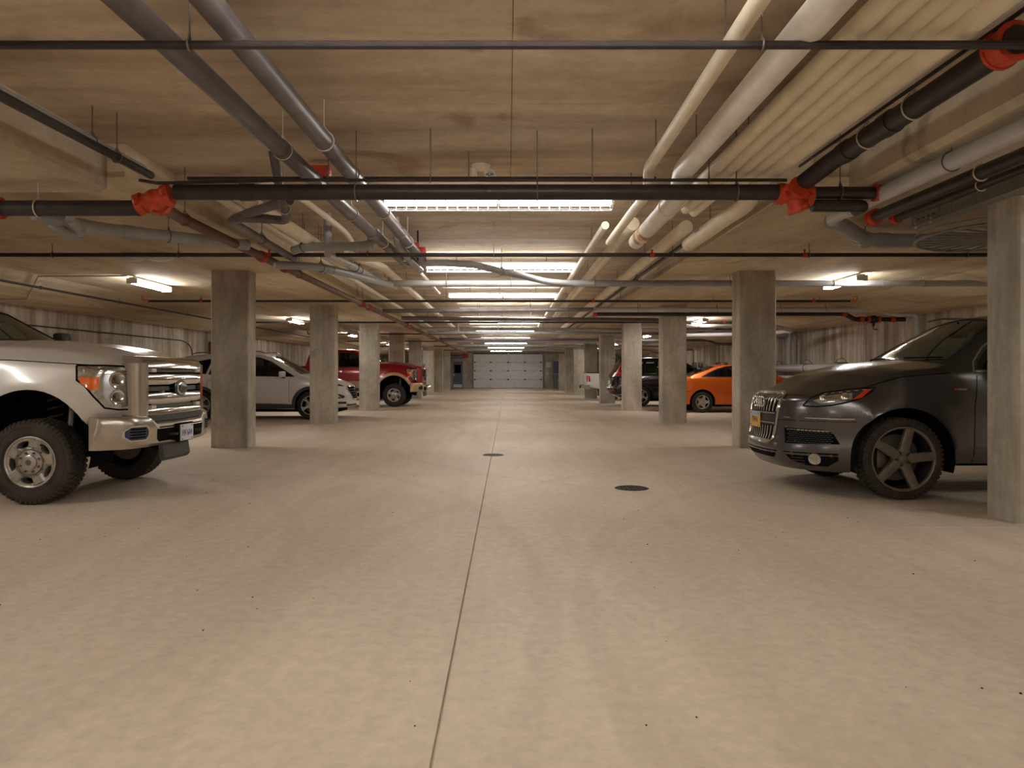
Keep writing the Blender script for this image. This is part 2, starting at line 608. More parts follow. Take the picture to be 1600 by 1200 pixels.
struct('wall_back', MB().box(XL, XR, Y0 - 0.3, Y0, -0.3, ZC + 0.3), M['wall'], 'concrete wall behind the viewer')
# far wall with door openings: piers and lintel
DX0, DX1, DZ = -2.83, 2.94, 2.86
fw = MB()
fw.box(XL, -4.62, Y1, Y1 + 0.3, -0.3, ZC + 0.3)
fw.box(-3.70, DX0 - 0.06, Y1, Y1 + 0.3, -0.3, ZC + 0.3)
fw.box(DX1 + 0.06, XR, Y1, Y1 + 0.3, -0.3, ZC + 0.3)
fw.box(-4.62, -3.70, Y1, Y1 + 0.3, 2.32, ZC + 0.3)
fw.box(DX0 - 0.06, DX1 + 0.06, Y1, Y1 + 0.3, DZ + 0.02, ZC + 0.3)
struct('wall_far', fw, M['column'], 'far concrete wall around the garage door')
struct('wall_outer', MB().box(-6, 6, Y1 + 0.6, Y1 + 0.7, -0.3, 4), M['wall'])

# garage door
gd = tag(empty('door_1', (0, Y1 + 0.05, 0)), 'white sectional overhead garage door at the far end', kind='structure')
hs = [0.0, 0.72, 1.44, 2.16, 2.84]
for i in range(4):
    mb = MB().box(DX0, DX1, 0, 0.045, hs[i] + 0.008, hs[i + 1] - 0.008)
    for q in range(3):
        zz = hs[i] + (hs[i + 1] - hs[i]) * (q + 1) / 4
        mb.box(DX0 + 0.1, DX1 - 0.1, -0.008, 0.0, zz - 0.03, zz + 0.03)
    mb.build('door_section', M['door_panel'], gd, False)
    if i:
        for xx in (-2.72, -1.4, 0.05, 1.45, 2.8):
            MB().bbox(xx - 0.07, xx + 0.07, -0.03, 0.0, hs[i] - 0.05, hs[i] + 0.05, 0.008).build('hinge', M['hinge'], gd)
for xx in (DX0 - 0.05, DX1 + 0.05):
    MB().box(xx - 0.06, xx + 0.06, -0.14, -0.06, 0, 2.95).build('door_track', M['galv'], gd, False)
MB().box(DX0 - 0.1, DX1 + 0.1, -0.12, 0.0, 2.84, 2.95).build('header_seal', M['hinge'], gd, False)
op = tag(empty('door_opener', (0.1, Y1 - 0.40, 2.6)), 'small pale opener arm hanging at the top middle of the garage door', 'door opener')
MB().box(-0.06, 0.06, 0, 0.35, 0.12, 0.28).build('opener_bracket', M['fixture'], op)
MB().box(-0.03, 0.03, 0.28, 0.32, -0.35, 0.12).build('opener_arm', M['fixture'], op)
MB().box(-0.02, 0.02, 0.02, 0.3, 0.28, 0.52).build('hanging_strap', M['rod'], op)

# personnel door on the left of it
pd = tag(empty('door_2', (-4.16, Y1, 0)), 'blue-grey personnel door with glass panel, left of the garage door', kind='structure')
MB().box(-0.40, 0.40, 0.06, 0.11, 0.02, 2.2).build('door_leaf', M['blue_grey'], pd, False)
MB().box(-0.26, 0.26, 0.045, 0.06, 1.25, 1.95).build('door_pane', M['glass_dark'], pd, False)
MB().box(-0.36, 0.36, 0.05, 0.06, 0.06, 0.32).build('kick_plate', M['door_panel'], pd, False)
MB().box(-0.36, -0.3, 0.02, 0.06, 1.0, 1.2).build('door_handle', M['chrome'], pd)
f = MB().box(-0.46, -0.40, -0.02, 0.15, 0, 2.3).box(0.40, 0.46, -0.02, 0.15, 0, 2.3).box(-0.46, 0.46, -0.02, 0.15, 2.2, 2.32)
f.build('door_frame', M['frame_beige'], pd, False)


def wall_box(name, label, cat, x, z, w, h, d, mat, y=Y1, extra=None):
    o = MB().bbox(x - w / 2, x + w / 2, y - d, y, z - h / 2, z + h / 2, 0.012).build(name, mat)
    return tag(o, label, cat)


wall_box('notice_board', 'small pale notice sheet right of the garage door', 'notice', 3.42, 1.95, 0.42, 0.46, 0.03, M['fixture'])
eb = empty('electrical_panel', (4.02, Y1, 1.75))
tag(eb, 'blue-grey electrical panel on the far wall right of the garage door', 'panel')
MB().bbox(-0.24, 0.24, -0.12, 0, -0.5, 0.5, 0.012).build('cabinet', M['blue_grey'], eb)
MB().bbox(-0.20, 0.20, -0.135, -0.12, -0.45, 0.45, 0.006).build('panel_door', M['blue_grey'], eb)
mb_ = empty('meter_box', (4.2, Y1 - 0.005, 0.95))
tag(mb_, 'low grey box with conduits under the electrical panel', 'box')
MB().bbox(-0.5, 0.4, -0.16, 0, -0.15, 0.2, 0.012).build('case', M['green_grey'], mb_)
for k in range(3):
    MB().cyl((-0.35 + 0.22 * k, -0.06, -0.95), (-0.35 + 0.22 * k, -0.06, -0.15), 0.035).build('conduit', M['galv'], mb_)
tag(MB().bbox(3.3, 3.44, Y1 - 0.06, Y1, 1.1, 1.26, 0.01).build('push_button', M['fixture']), 'white push button box right of the garage door', 'switch')
tag(MB().bbox(-3.66, -3.30, Y1 - 0.3, Y1 - 0.05, 2.52, 2.86, 0.04).build('alarm_bell', M['bright_red']), 'round-edged bright red alarm box above the far personnel door', 'alarm')
hb = empty('overdoor_heater', (-4.35, Y1 - 0.16, 2.62))
tag(hb, 'grey cylinder above the far personnel door', 'heater')
MB().cyl((-0.55, 0, 0), (0.55, 0, 0), 0.14, 16).build('drum', M['galv'], hb)
for q in (-0.4, 0.4):
    MB().torus((q, 0, 0), (1, 0, 0), 0.145, 0.015).build('band', M['pale_strap'], hb)

# ---------------------------------------------------------------- columns
ORD = ['nearest', 'second', 'third', 'fourth', 'fifth', 'sixth', 'seventh', 'eighth']


def column(x0, x1, y, d, label, zt=ZB):
    b = 0.018
    mb = MB()
    pl = [(x0 + b, y), (x1 - b, y), (x1, y + b), (x1, y + d - b), (x1 - b, y + d), (x0 + b, y + d), (x0, y + d - b), (x0, y + b)]
    cx, cyy = (x0 + x1) / 2, y + d / 2
    rings = [(0, 1.0), (1.30, 1.0), (1.304, 0.992), (1.312, 0.992), (1.316, 1.0), (zt, 1.0)]
    vs, fs = [], []
    for z, k in rings:
        for px, py in pl:
            vs.append((cx + (px - cx) * k, cyy + (py - cyy) * k, z))
    for i in range(len(rings) - 1):
        for j in range(8):
            fs.append((i * 8 + j, i * 8 + (j + 1) % 8, (i + 1) * 8 + (j + 1) % 8, (i + 1) * 8 + j))
    fs.append(tuple(range(40, 48)))
    o = MB().add(vs, fs).build('column', M['column'], None, False)
    return tag(o, label, group='concrete columns along the aisle', kind='structure')


for k in range(8):
    y = 12.0 + 6.0 * k
    column(-4.80, -4.19, y, 0.37, 'grey concrete column, %s in the left row' % ORD[k])
    column(3.745, 4.345, y, 0.40, 'grey concrete column, %s in the right row beyond the graphite car' % ORD[k])
column(4.08, 4.75, 5.93, 0.40, 'rough beige concrete column at the right edge beside the graphite car', 2.74)

# ---------------------------------------------------------------- floor drains
def drain(x, y, r, label):
    e = tag(empty('floor_drain', (x, y, 0)), label, 'drain')
    MB().lathe([(r * 0.86, 0.001), (r * 0.9, 0.008), (r, 0.006), (r + 0.01, 0.001)], 28).build('rim', M['iron'], e)
    mb = MB()
    for k in range(7):
        xx = (-0.75 + 0.25 * k) * r
        h = math.sqrt(max(0.01, (0.86 * r) ** 2 - xx * xx))
        mb.box(xx - 0.012, xx + 0.012, -h, h, 0.0015, 0.006)
    mb.build('grate', M['iron'], e, False)
    MB().lathe([(0.0001, 0.0012), (r * 0.88, 0.0012)], 24).build('sump', M['grate_dark'], e)


drain(1.30, 7.78, 0.17, 'round dark iron floor drain in front of the graphite car')
drain(-0.21, 10.96, 0.15, 'small round iron cover on the centre joint of the aisle')


gt = MB()
for k in range(110):
    gx_, gy_, gr_ = random.uniform(-4.5, 5), random.uniform(2.4, 9.5), random.uniform(0.0025, 0.006)
    gt.sphere((gx_, gy_, gr_ * 0.3), gr_, 5, (1, 1.3, 0.6))
tag(gt.build('grit', M['iron'], None, False), 'scattered dark grit on the foreground floor', 'grit', kind='stuff')
# ---------------------------------------------------------------- lights
def strip_light(x, y, L, z, zc, along, label, side=False, guard=False, lit=True):
    e = tag(empty('strip_light', (x, y, z), 0 if along == 'x' else PI / 2), label, 'ceiling light', 'fluorescent strip lights')
    h = L / 2
    MB().bbox(-h, h, -0.055, 0.055, 0.03, 0.09, 0.008).build('housing', M['fixture'], e)
    if zc - z > 0.11:
        for q in (-0.6, 0.6):
            MB().cyl((h * q, 0, 0.09), (h * q, 0, zc - z), 0.006).build('hanger_rod', M['rod'], e)
    for yy in (-0.06, 0.06):
        nt = 2 if L > 2 else 1
        for q in range(nt):
            a = -h + 0.02 + q * (L / nt)
            MB().cyl((a, yy, 0.0), (a + L / nt - 0.04, yy, 0.0), 0.016, 8, caps=False).build('tube', M['tube_side'] if side else M['tube'], e)
    for q in (-h, h):
        MB().bbox(q - 0.014, q + 0.014, -0.09, 0.09, -0.025, 0.07, 0.004).build('socket', M['fixture'], e)
    if guard:
        g = MB()
        for yy, zz in ((-0.11, 0.03), (-0.10, -0.04), (-0.035, -0.07), (0.035, -0.07), (0.10, -0.04), (0.11, 0.03)):
            g.cyl((-h, yy, zz), (h, yy, zz), 0.0028, 6)
        k = 0
        xx = -h
        while xx <= h + 0.001:
            g.tube([(xx, -0.11, 0.03), (xx, -0.10, -0.04), (xx, -0.035, -0.07), (xx, 0.035, -0.07), (xx, 0.10, -0.04), (xx, 0.11, 0.03)], 0.0028, 5, caps=False)
            xx += L / 22
        g.build('wire_guard', M['wire'], e)
    return e


AL = [(7.97, 3.03, 'wide strip light in a wire guard, nearest over the aisle'),
      (12.1, 2.93, 'strip light above the kinked grey drain pipe'),
      (16.6, 2.93, 'third strip light along the aisle, two tubes end to end'),
      (20.6, 2.95, 'fourth strip light along the aisle'),
      (25.8, 2.95, 'fifth strip light along the aisle'),
      (31.0, 2.95, 'sixth strip light along the aisle'),
      (37.0, 2.95, 'seventh strip light along the aisle'),
      (43.0, 2.95, 'eighth strip light along the aisle'),
      (50.0, 2.95, 'ninth strip light along the aisle'),
      (57.0, 2.95, 'farthest strip light before the garage door')]
for i, (y, z, lb) in enumerate(AL):
    strip_light(-0.1, y, 2.44, z, ZC, 'x', lb, guard=i < 2)
for y, lb in ((2.7, 'strip light straight above the viewer'), (-1.5, 'strip light just behind the viewer'), (-5.5, 'strip light before the back wall behind the viewer')):
    strip_light(-0.1, y, 2.44, 3.04, ZC, 'x', lb)
SL = [('left', -6.4, 13.3), ('left', -6.4, 22.4), ('left', -6.4, 30.5), ('left', -6.4, 40.0), ('left', -6.4, 49.5),
      ('right', 5.85, 12.9), ('right', 5.85, 22.6), ('right', 5.85, 31.0), ('right', 5.85, 40.0), ('right', 5.85, 49.5)]
SL += [('left', -6.4, 4.3), ('right', 5.85, 3.9), ('left', -6.4, -3.0), ('right', 5.85, -3.0)]  # unseen fill lamps added to brighten column fronts and near car sides
cnt = {'left': 0, 'right': 0}
for s, x, y in sorted(SL, key=lambda q: (q[0], 100 if q[2] < 6 else q[2])):
    cnt[s] += 1
    if cnt[s] > 5:
        strip_light(x, y, 1.3, 2.62, 2.74, 'y', 'added unseen short fill light over the %s stalls %s' % (s, 'beside the viewer' if y > 0 else 'behind the viewer'), side=True)
        continue
    strip_light(x, y, 1.3, 2.76 if y > 6 else 2.62, ZB if y > 6 else 2.74, 'y', 'short strip light over the %s stalls, %s from the viewer' % (s, ORD[cnt[s] - 1]), side=True)

# unlit oval ceiling lamp, heads of the emergency light
e = tag(empty('oval_lamp', (-5.0, 10.3, ZB - 0.002)), 'unlit white oval lamp with two bulges on the left ceiling', 'ceiling light')
mb = MB()
for sx in (-0.2, 0.2):
    mb.sphere((sx, 0, -0.06), 0.06, 18, (3.0, 1.2, 0.9))
mb.build('diffuser', M['fixture'], e)
MB().bbox(-0.36, 0.36, -0.06, 0.06, -0.03, 0, 0.008).build('base', M['fixture'], e)
e = tag(empty('emergency_light', (-0.25, 6.95, ZC), 0, 1.25), 'beige emergency light with two spot heads on the aisle ceiling', 'emergency light')
MB().lathe([(0.0001, -0.028), (0.06, -0.03), (0.068, -0.018), (0.075, 0)], 24).build('base', M['pale_beige'], e)
for sx, d in ((-0.055, (0, 0.25, -1)), (0.06, (0.15, -1, -0.35))):
    c = Vector((sx, 0, -0.065))
    d = Vector(d).normalized()
    hd = MB().cyl((sx * 0.7, 0, -0.02), c, 0.011, 10)
    mt = Matrix.Translation(c) @ d.to_track_quat('Z', 'Y').to_matrix().to_4x4()
    hd.lathe([(0.0001, -0.05), (0.024, -0.05), (0.026, 0.03), (0.04, 0.04), (0.042, 0.058), (0.036, 0.06), (0.03, 0.045)], 20, mt)
    h = hd.build('spot_head', M['pale_beige'], e)
    MB().lathe([(0.0001, 0.05), (0.012, 0.052), (0.033, 0.048)], 20, mt).build('spot_lens', M['reflector'], h)
# ---------------------------------------------------------------- pipes
def along(pts, t):
    """point and direction at fraction t of the polyline length"""
    P = [Vector(p) for p in pts]
    L = [(P[i + 1] - P[i]).length for i in range(len(P) - 1)]
    d = t * sum(L)
    for i, l in enumerate(L):
        if d <= l or i == len(L) - 1:
            return P[i].lerp(P[i + 1], min(1, d / l)), (P[i + 1] - P[i]).normalized()
        d -= l


def ceil_at(p):
    if p.x < BL or p.x > BR:
        if p.y < 6.3 and (p.x > 2.9 or p.x < -3.4):
            return 2.74
        if p.y < 6.3:
            return ZC
        if p.x < -7.9:
            return max(2.63, ZB - (-7.9 - p.x) * 0.218)
        if p.x > 7.5:
            return max(2.63, ZB - (p.x - 7.5) * 0.218)
        return ZB
    return ZC


def pipe(name, label, pts, r, mat, hang=(), coup=(), red=(), strap=None, cat='pipe', group=None, bend=None, rod='rod'):
    ring = mat not in ('cream_pipe', 'white_pipe')
    c = Vector(pts[0])
    L = [Vector(p) - c for p in pts]
    e = empty(name, c)
    tag(e, label, cat, group)
    MB().tube(L, r, 16 if r > 0.03 else 10, bend).build('pipe_run', M[mat], e)
    for t in hang:
        p, d = along(pts, t)
        zc = ceil_at(p)
        mb = MB()
        if ring:
            mb.torus(p - c, d, r + 0.006, 0.0055, 20, 6)
        top = p - c + Vector((0, 0, r + 0.012))
        if zc - p.z > r + 0.03:
            s = d.cross(Vector((0, 0, 1)))
            s = s.normalized() if s.length > 0.1 else Vector((1, 0, 0))
            if ring and zc - p.z > r + 0.1:
                k = r + 0.045
                mb.tube([p - c + s * r * 0.8 + Vector((0, 0, r * 0.6)), p - c + Vector((0, 0, k)), p - c - s * r * 0.8 + Vector((0, 0, r * 0.6))], 0.004, 6)
            mb.cyl(top - Vector((0, 0, 0 if ring else 0.02)), Vector((p.x - c.x, p.y - c.y, zc - c.z)), 0.005, 6)
        if mb.v:
            mb.build('hanger', M['pale_strap'] if strap else M[rod], e)
    for t in coup:
        p, d = along(pts, t)
        p = p - c
        MB().cyl(p - d * r * 0.9, p + d * r * 0.9, r * 1.10, 18).build('coupling', M[mat], e)
    for t in red:
        p, d = along(pts, t)
        p = p - c
        w = max(0.035, r * 0.8)
        s = d.cross(Vector((0, 0, 1))).normalized()
        mb = MB().cyl(p - d * w, p + d * w, r * 1.28, 18).cyl(p - d * w * 1.15, p - d * w * 0.8, r * 1.4, 18).cyl(p + d * w * 0.8, p + d * w * 1.15, r * 1.4, 18)
        for sg in (-1, 1):
            q = p + s * sg * r * 1.45
            mb.cyl(q - Vector((0, 0, r * 0.35)), q + Vector((0, 0, r * 0.35)), r * 0.3, 8)
        mb.build('clamp', M['red_fitting'], e)
    return e


def red_tee(label, c, dirs, r, name='pipe_tee'):
    e = tag(empty(name, c), label, 'pipe fitting')
    mb = MB().sphere((0, 0, 0), r * 1.35, 16)
    for d in dirs:
        d = Vector(d).normalized()
        mb.cyl((0, 0, 0), d * r * 2.0, r * 1.2, 18)
    mb.build('tee_body', M['red_fitting'], e)
    for d in dirs:
        d = Vector(d).normalized()
        a = d * r * 1.9
        s = d.cross(Vector((0, 0, 1)))
        s = s.normalized() if s.length > 0.1 else Vector((1, 0, 0))
        k = MB().cyl(a - d * r * 0.45, a + d * r * 0.45, r * 1.45, 18)
        for sg in (-1, 1):
            q = a + s * sg * r * 1.6
            k.cyl(q - d.cross(s) * r * 0.4, q + d.cross(s) * r * 0.4, r * 0.3, 8)
        k.build('clamp', M['red_fitting'], e)
    return e


HB = (0.06, 0.22, 0.4, 0.58, 0.76, 0.93)
# --- sprinkler mains across the aisle, near
pipe('sprinkler_main', 'thick dark sprinkler main crossing the near aisle between two red tees', [(-2.6621, 5.9472, 2.6538), (2.1712, 5.9472, 2.6538)], 0.063, 'black_steel', hang=(0.3, 0.6, 0.93), coup=(0.12,))
pipe('sprinkler_main', 'thick black sprinkler main at the left edge, ending at the left red tee', [(-5.8528, 5.9472, 2.5263), (-2.9453, 5.9472, 2.5263)], 0.063, 'black_steel', hang=(0.72,), red=(0.6,), strap=1)
pipe('sprinkler_main', 'short black double main between the right red tee and the beam end', [(2.4544, 5.985, 2.6585), (3.0208, 5.985, 2.6585)], 0.05, 'black_steel', red=(0.96,), hang=(0.4,))
pipe('sprinkler_branch', 'short black pipe under the double main right of the red tee', [(2.4544, 5.985, 2.5546), (2.8792, 5.985, 2.5546), (2.8792, 6.136, 2.5546)], 0.05, 'black_steel')
red_tee('orange-red grooved tee at the upper left, joining three black mains', (-2.832, 5.9472, 2.5971), [(1, 0, 0.3), (-1, 0, -0.35), (0, 1, -0.1)], 0.06)
red_tee('orange-red grooved tee at the upper right between the cream pipes and the beam', (2.3034, 5.9661, 2.6349), [(-1, 0, 0.1), (1, 0, 0), (0, -1, 0.3), (0.3, 0, -1)], 0.06)
pipe('conduit', 'thin black conduit running just above the near sprinkler main', [(-2.9264, 5.9, 2.7387), (-2.7848, 5.9, 2.7151), (-1.6992, 5.9, 2.7387), (2.2184, 5.9, 2.7387)], 0.013, 'black_steel', hang=(0.45, 0.7, 0.88))
pipe('conduit', 'upper thin dark conduit under the ceiling step', [(-2.8, 6.5, 2.91), (1.3, 6.5, 2.91)], 0.016, 'black_steel', hang=(0.3, 0.6))
pipe('conduit', 'black sprinkler line along the very top of the picture', [(-6.0, 3.5, 2.75), (3.0, 3.5, 2.75)], 0.02, 'black_steel', hang=(0.2, 0.5, 0.8))
# --- long brown sprinkler feed on the left
pipe('sprinkler_feed', 'long brown sprinkler feed running away along the left side of the aisle ceiling',
     [(-2.87, 6.08, 2.595), (-3.05, 6.9, 2.655), (-3.05, 9.4, 2.655), (-3.05, 54, 2.68)], 0.05, 'brown_steel', hang=(0.02, 0.1, 0.2, 0.35, 0.5), red=(0.066, 0.086, 0.196, 0.215, 0.34, 0.36, 0.5, 0.65), bend=0.02)
pipe('conduit', 'black conduit in the upper left corner leading to the left red tee', [(-2.85, 2.4, 2.74), (-2.93, 6.1, 2.83)], 0.032, 'black_steel', hang=(0.85,))
pipe('drain_pipe', 'pale grey pipe above the black conduit in the upper left corner', [(-3.02, 2.4, 2.86), (-3.02, 6.15, 2.90)], 0.032, 'grey_pipe', hang=(0.8,))
# --- two dark cast drains on the left of the aisle
pipe('drain_pipe', 'fat dark grey drain pipe, outer of the two slanting over the left aisle', [(-1.72, 3.0, 2.86), (-1.62, 7.5, 2.85), (-1.5, 11.05, 2.83)], 0.064, 'dark_grey_pipe', hang=(0.31, 0.58, 0.78), coup=(0.31, 0.7), strap=1)
pipe('drain_pipe', 'fat dark grey drain pipe, inner of the two slanting over the left aisle', [(-1.34, 3.0, 2.86), (-1.27, 7.5, 2.85), (-1.22, 10.6, 2.83)], 0.064, 'dark_grey_pipe', hang=(0.30, 0.6, 0.82), coup=(0.42, 0.75), strap=1)
pipe('drain_pipe', 'kinked grey drain pipe crossing in front of the second strip light', [(-1.6, 11.0, 2.84), (-0.9, 11.0, 2.84), (-0.5, 11.1, 2.83), (0.65, 12.4, 2.74), (1.2, 12.66, 2.73)], 0.052, 'grey_pipe', hang=(0.5,), coup=(0.3,))
MBX = None
pipe('drain_pipe', 'long grey drain pipe crossing the whole width behind the first columns', [(-2.35, 12.62, 2.735), (8.6, 12.62, 2.735)], 0.055, 'grey_pipe', hang=(0.03, 0.12, 0.22, 0.35, 0.56, 0.72, 0.86, 0.97), coup=(0.30, 0.33, 0.5, 0.8))
# --- grey plumbing, left of aisle
pipe('drain_pipe', 'grey pipe with ringed couplings running into the long grey drain pipe', [(-2.25, 9.3, 2.70), (-2.2, 10.2, 2.72), (-2.12, 12.5, 2.735)], 0.05, 'pale_pipe', coup=(0.3, 0.38, 0.6, 0.96), hang=(0.42, 0.5))
pipe('drain_pipe', 'short grey stub pipe with an upturned end between the slanting drains', [(-2.62, 9.05, 2.70), (-2.45, 9.0, 2.74), (-1.86, 9.0, 2.745), (-1.66, 9.0, 2.76), (-1.6, 9.1, 2.95)], 0.052, 'grey_pipe', coup=(0.2, 0.8), hang=(0.12,))
pipe('drain_pipe', 'upright grey stub with black clamp below the ceiling', [(-2.18, 9.0, 2.77), (-2.18, 9.0, 3.146)], 0.045, 'grey_pipe', coup=(0.35, 0.55))
pipe('drain_pipe', 'grey pipe bending from under the main to the left and away', [(-1.98, 6.75, 2.78), (-2.5, 7.15, 2.745), (-2.76, 7.4, 2.72), (-2.79, 9.7, 2.70)], 0.045, 'dark_grey_pipe', coup=(0.27, 0.6), hang=(0.6,), bend=0.05)
pipe('drain_pipe', 'grey U-shaped drop pipe hanging behind the main', [(-2.05, 6.5, 3.146), (-2.05, 6.75, 2.78), (-2.1, 7.1, 2.66), (-2.3, 7.2, 2.70), (-2.62, 7.2, 2.71)], 0.042, 'dark_grey_pipe', strap=1, hang=(0.45,), coup=(0.8,), bend=0.12)
pipe('drain_pipe', 'grey pipe turning from the right of the brown feed under the slab', [(-2.95, 9.4, 2.58), (-2.5, 9.7, 2.60), (-2.3, 10.4, 2.62), (-1.95, 12.4, 2.68)], 0.052, 'grey_pipe', coup=(0.25, 0.3), hang=(0.2,), bend=0.2)
pipe('drain_pipe', 'big grey pipe bending across the left bay under the slab', [(-4.3, 6.75, 2.66), (-4.2, 7.05, 2.63), (-3.95, 7.45, 2.64), (-2.95, 8.45, 2.665)], 0.062, 'grey_pipe', coup=(0.2, 0.42), hang=(0.6,), bend=0.1)
pipe('drain_pipe', 'short grey trap below the left black main', [(-3.95, 6.7, 2.60), (-3.95, 6.9, 2.52), (-4.1, 7.0, 2.50), (-4.3, 7.0, 2.60)], 0.045, 'grey_pipe', coup=(0.5,))
pipe('drain_pipe', 'pale grey drop pipe between the slanting drain pipes', [(-1.4, 9.2, 3.146), (-1.4, 9.5, 2.85), (-1.35, 10.2, 2.78), (-1.28, 10.9, 2.72)], 0.05, 'grey_pipe', coup=(0.6,), bend=0.1)
fs_ = tag(empty('flow_switch', (-1.22, 10.1, 2.90)), 'red flow switch box beside the inner slanting drain pipe', 'flow switch')
MB().bbox(-0.10, 0.02, -0.05, 0.05, -0.02, 0.08, 0.01).build('switch_box', M['bright_red'], fs_)
MB().bbox(0.02, 0.11, -0.04, 0.04, -0.10, 0.02, 0.01).build('motor_box', M['bright_red'], fs_)
MB().cyl((0.0, 0, -0.16), (0.0, 0, 0.25), 0.012).build('stem', M['iron'], fs_)
tag(MB().bbox(-1.82, -1.62, 6.75, 6.85, 3.0, 3.10, 0.012).build('sprinkler_box', M['red_fitting']), 'orange-red box on the ceiling behind the slanting drain pipe', 'pipe fitting')
# --- cream pipes left side
pipe('insulated_pipe', 'cream insulated pipe, thickest of those on the left of the aisle', [(-2.45, 7.1, 2.84), (-2.42, 10.6, 2.84)], 0.07, 'cream_pipe', hang=(0.7,))
pipe('insulated_pipe', 'thin cream insulated pipe on the left, left of the thickest', [(-2.62, 7.15, 2.90), (-2.62, 12.0, 2.90)], 0.04, 'cream_pipe', hang=(0.5,))
pipe('insulated_pipe', 'thin pale insulated pipe hugging the left band edge', [(-2.88, 7.2, 2.96), (-2.88, 30.0, 2.96)], 0.045, 'cream_pipe', hang=(0.1,))
pipe('insulated_pipe', 'cream insulated pipe bending round under the left ceiling', [(-2.3, 6.9, 3.0), (-2.1, 7.6, 3.0), (-2.0, 9.2, 2.95), (-2.05, 10.0, 2.9)], 0.035, 'cream_pipe', bend=0.3)
pipe('insulated_pipe', 'cream insulated pipe passing over the long grey drain on the left', [(-2.3, 10.2, 2.88), (-1.95, 11.6, 2.87), (-1.95, 20.5, 2.87)], 0.06, 'cream_pipe', hang=(0.4, 0.7), bend=0.2)
pipe('insulated_pipe', 'short cream pipe ending beyond the long grey drain on the left', [(-2.2, 12.0, 2.86), (-2.15, 14.3, 2.86)], 0.04, 'cream_pipe', hang=(0.5,))
pipe('insulated_pipe', 'short thin cream pipe pointing at the third strip light', [(-1.45, 11.8, 2.88), (-1.43, 15.5, 2.88)], 0.03, 'white_pipe', hang=(0.5,))
pipe('insulated_pipe', 'far cream pipe continuing along the left of the aisle', [(-1.9, 21.0, 2.84), (-1.9, 40, 2.84)], 0.055, 'cream_pipe', hang=(0.3, 0.7))
pipe('insulated_pipe', 'cream horizontal pipe crossing behind the slanting drains', [(-2.3, 10.5, 2.83), (-1.3, 10.5, 2.83)], 0.045, 'cream_pipe')
# --- cream pipes right side
pipe('insulated_pipe', 'slim cream pipe, leftmost of the run at the upper right, with a down elbow', [(1.12, 2.6, 2.87), (1.14, 6.0, 2.86), (1.18, 6.22, 2.72), (1.20, 6.75, 2.75), (1.20, 8.75, 2.75)], 0.045, 'cream_pipe', hang=(0.2, 0.5, 0.75), bend=0.07)
pipe('insulated_pipe', 'slim cream pipe continuing above and behind the slim elbowed one', [(1.12, 8.5, 2.90), (1.10, 26, 2.86)], 0.045, 'cream_pipe', hang=(0.08, 0.3, 0.6))
pipe('insulated_pipe', 'thickest white pipe at the upper right, beside the slim cream one', [(1.42, 2.6, 2.84), (1.42, 6.0, 2.84), (1.46, 6.3, 2.74), (1.48, 6.9, 2.73), (1.48, 8.55, 2.72)], 0.085, 'white_pipe', hang=(0.5,), coup=(0.72,), bend=0.1)
pipe('insulated_pipe', 'thick cream pipe continuing away above the stained pipe end', [(1.42, 8.4, 2.90), (1.40, 24, 2.87)], 0.075, 'cream_pipe', hang=(0.1, 0.3, 0.6))
M['stain'] = concrete('stained_jacket', (240, 232, 214), (186, 140, 92), (1, 1, 1), 5.0, 30.0, lo=0.46, hi=0.56)
_w = [o for o in bpy.data.objects if o.get('label', '').startswith('thickest white pipe')][0]
MB().cyl(Vector((1.48, 7.85, 2.7235)) - _w.location, Vector((1.48, 8.3, 2.7215)) - _w.location, 0.0862, 32, caps=False).build('stained_band', M['stain'], _w)
for k, (x, yend, lb) in enumerate(((1.667, 7.3, 'first'), (1.79, 7.45, 'second'), (1.91, 7.6, 'third'), (2.025, 6.7, 'fourth'))):
    pipe('insulated_pipe', 'slim cream pipe, %s of the four lying side by side at the upper right' % lb, [(x, 2.6, 2.85 + 0.004 * k), (x, yend, 2.85 + 0.004 * k)], 0.052, 'cream_pipe', hang=(0.6,))
    if k < 3:
        MB().sphere((0, yend - 2.6, 0), 0.052, 14, (1, 0.6, 1)).build('end_cap', M['white_pipe'], [o for o in bpy.data.objects if o.name.startswith('insulated_pipe') and abs(o.location.x - x) < 0.001][0])
pipe('insulated_pipe', 'thick cream pipe at the right of the row, elbowing down behind the main', [(2.165, 2.6, 2.87), (2.165, 6.4, 2.87), (2.20, 6.85, 2.76), (2.16, 7.3, 2.745), (2.16, 8.85, 2.74)], 0.082, 'cream_pipe', hang=(0.5, 0.85), bend=0.14)
text_obj('CCW', 0.085, 0.0008, M['hinge'], 'pipe_text', None, Matrix.Translation((2.085, 8.15, 2.745)) @ Matrix.Rotation(-PI / 2, 4, 'Z') @ Matrix.Rotation(0, 4, 'X') @ Matrix.Rotation(PI / 2 + 0.35, 4, 'X'))
tag(bpy.data.objects['pipe_text'], 'small black stencilled letters on the thick cream pipe', 'lettering')
pipe('insulated_pipe', 'thick cream pipe continuing away beside the right band edge', [(2.07, 8.6, 2.90), (2.03, 30, 2.87)], 0.08, 'cream_pipe', hang=(0.12, 0.25, 0.5))
pipe('conduit', 'black conduit along the right band edge beside the thick cream pipe', [(2.36, 7.2, 2.93), (2.30, 28, 2.93)], 0.03, 'black_steel', hang=(0.3,))
pipe('conduit', 'pale thin conduit at the lip of the right band', [(2.52, 7.2, 2.93), (2.50, 30, 2.93)], 0.016, 'grey_pipe', hang=(0.3,))
pipe('conduit', 'thin dark pipe squeezed between the thickest white pipe and the cream row', [(1.56, 2.6, 2.93), (1.56, 6.2, 2.93)], 0.014, 'black_steel', hang=(0.6,))
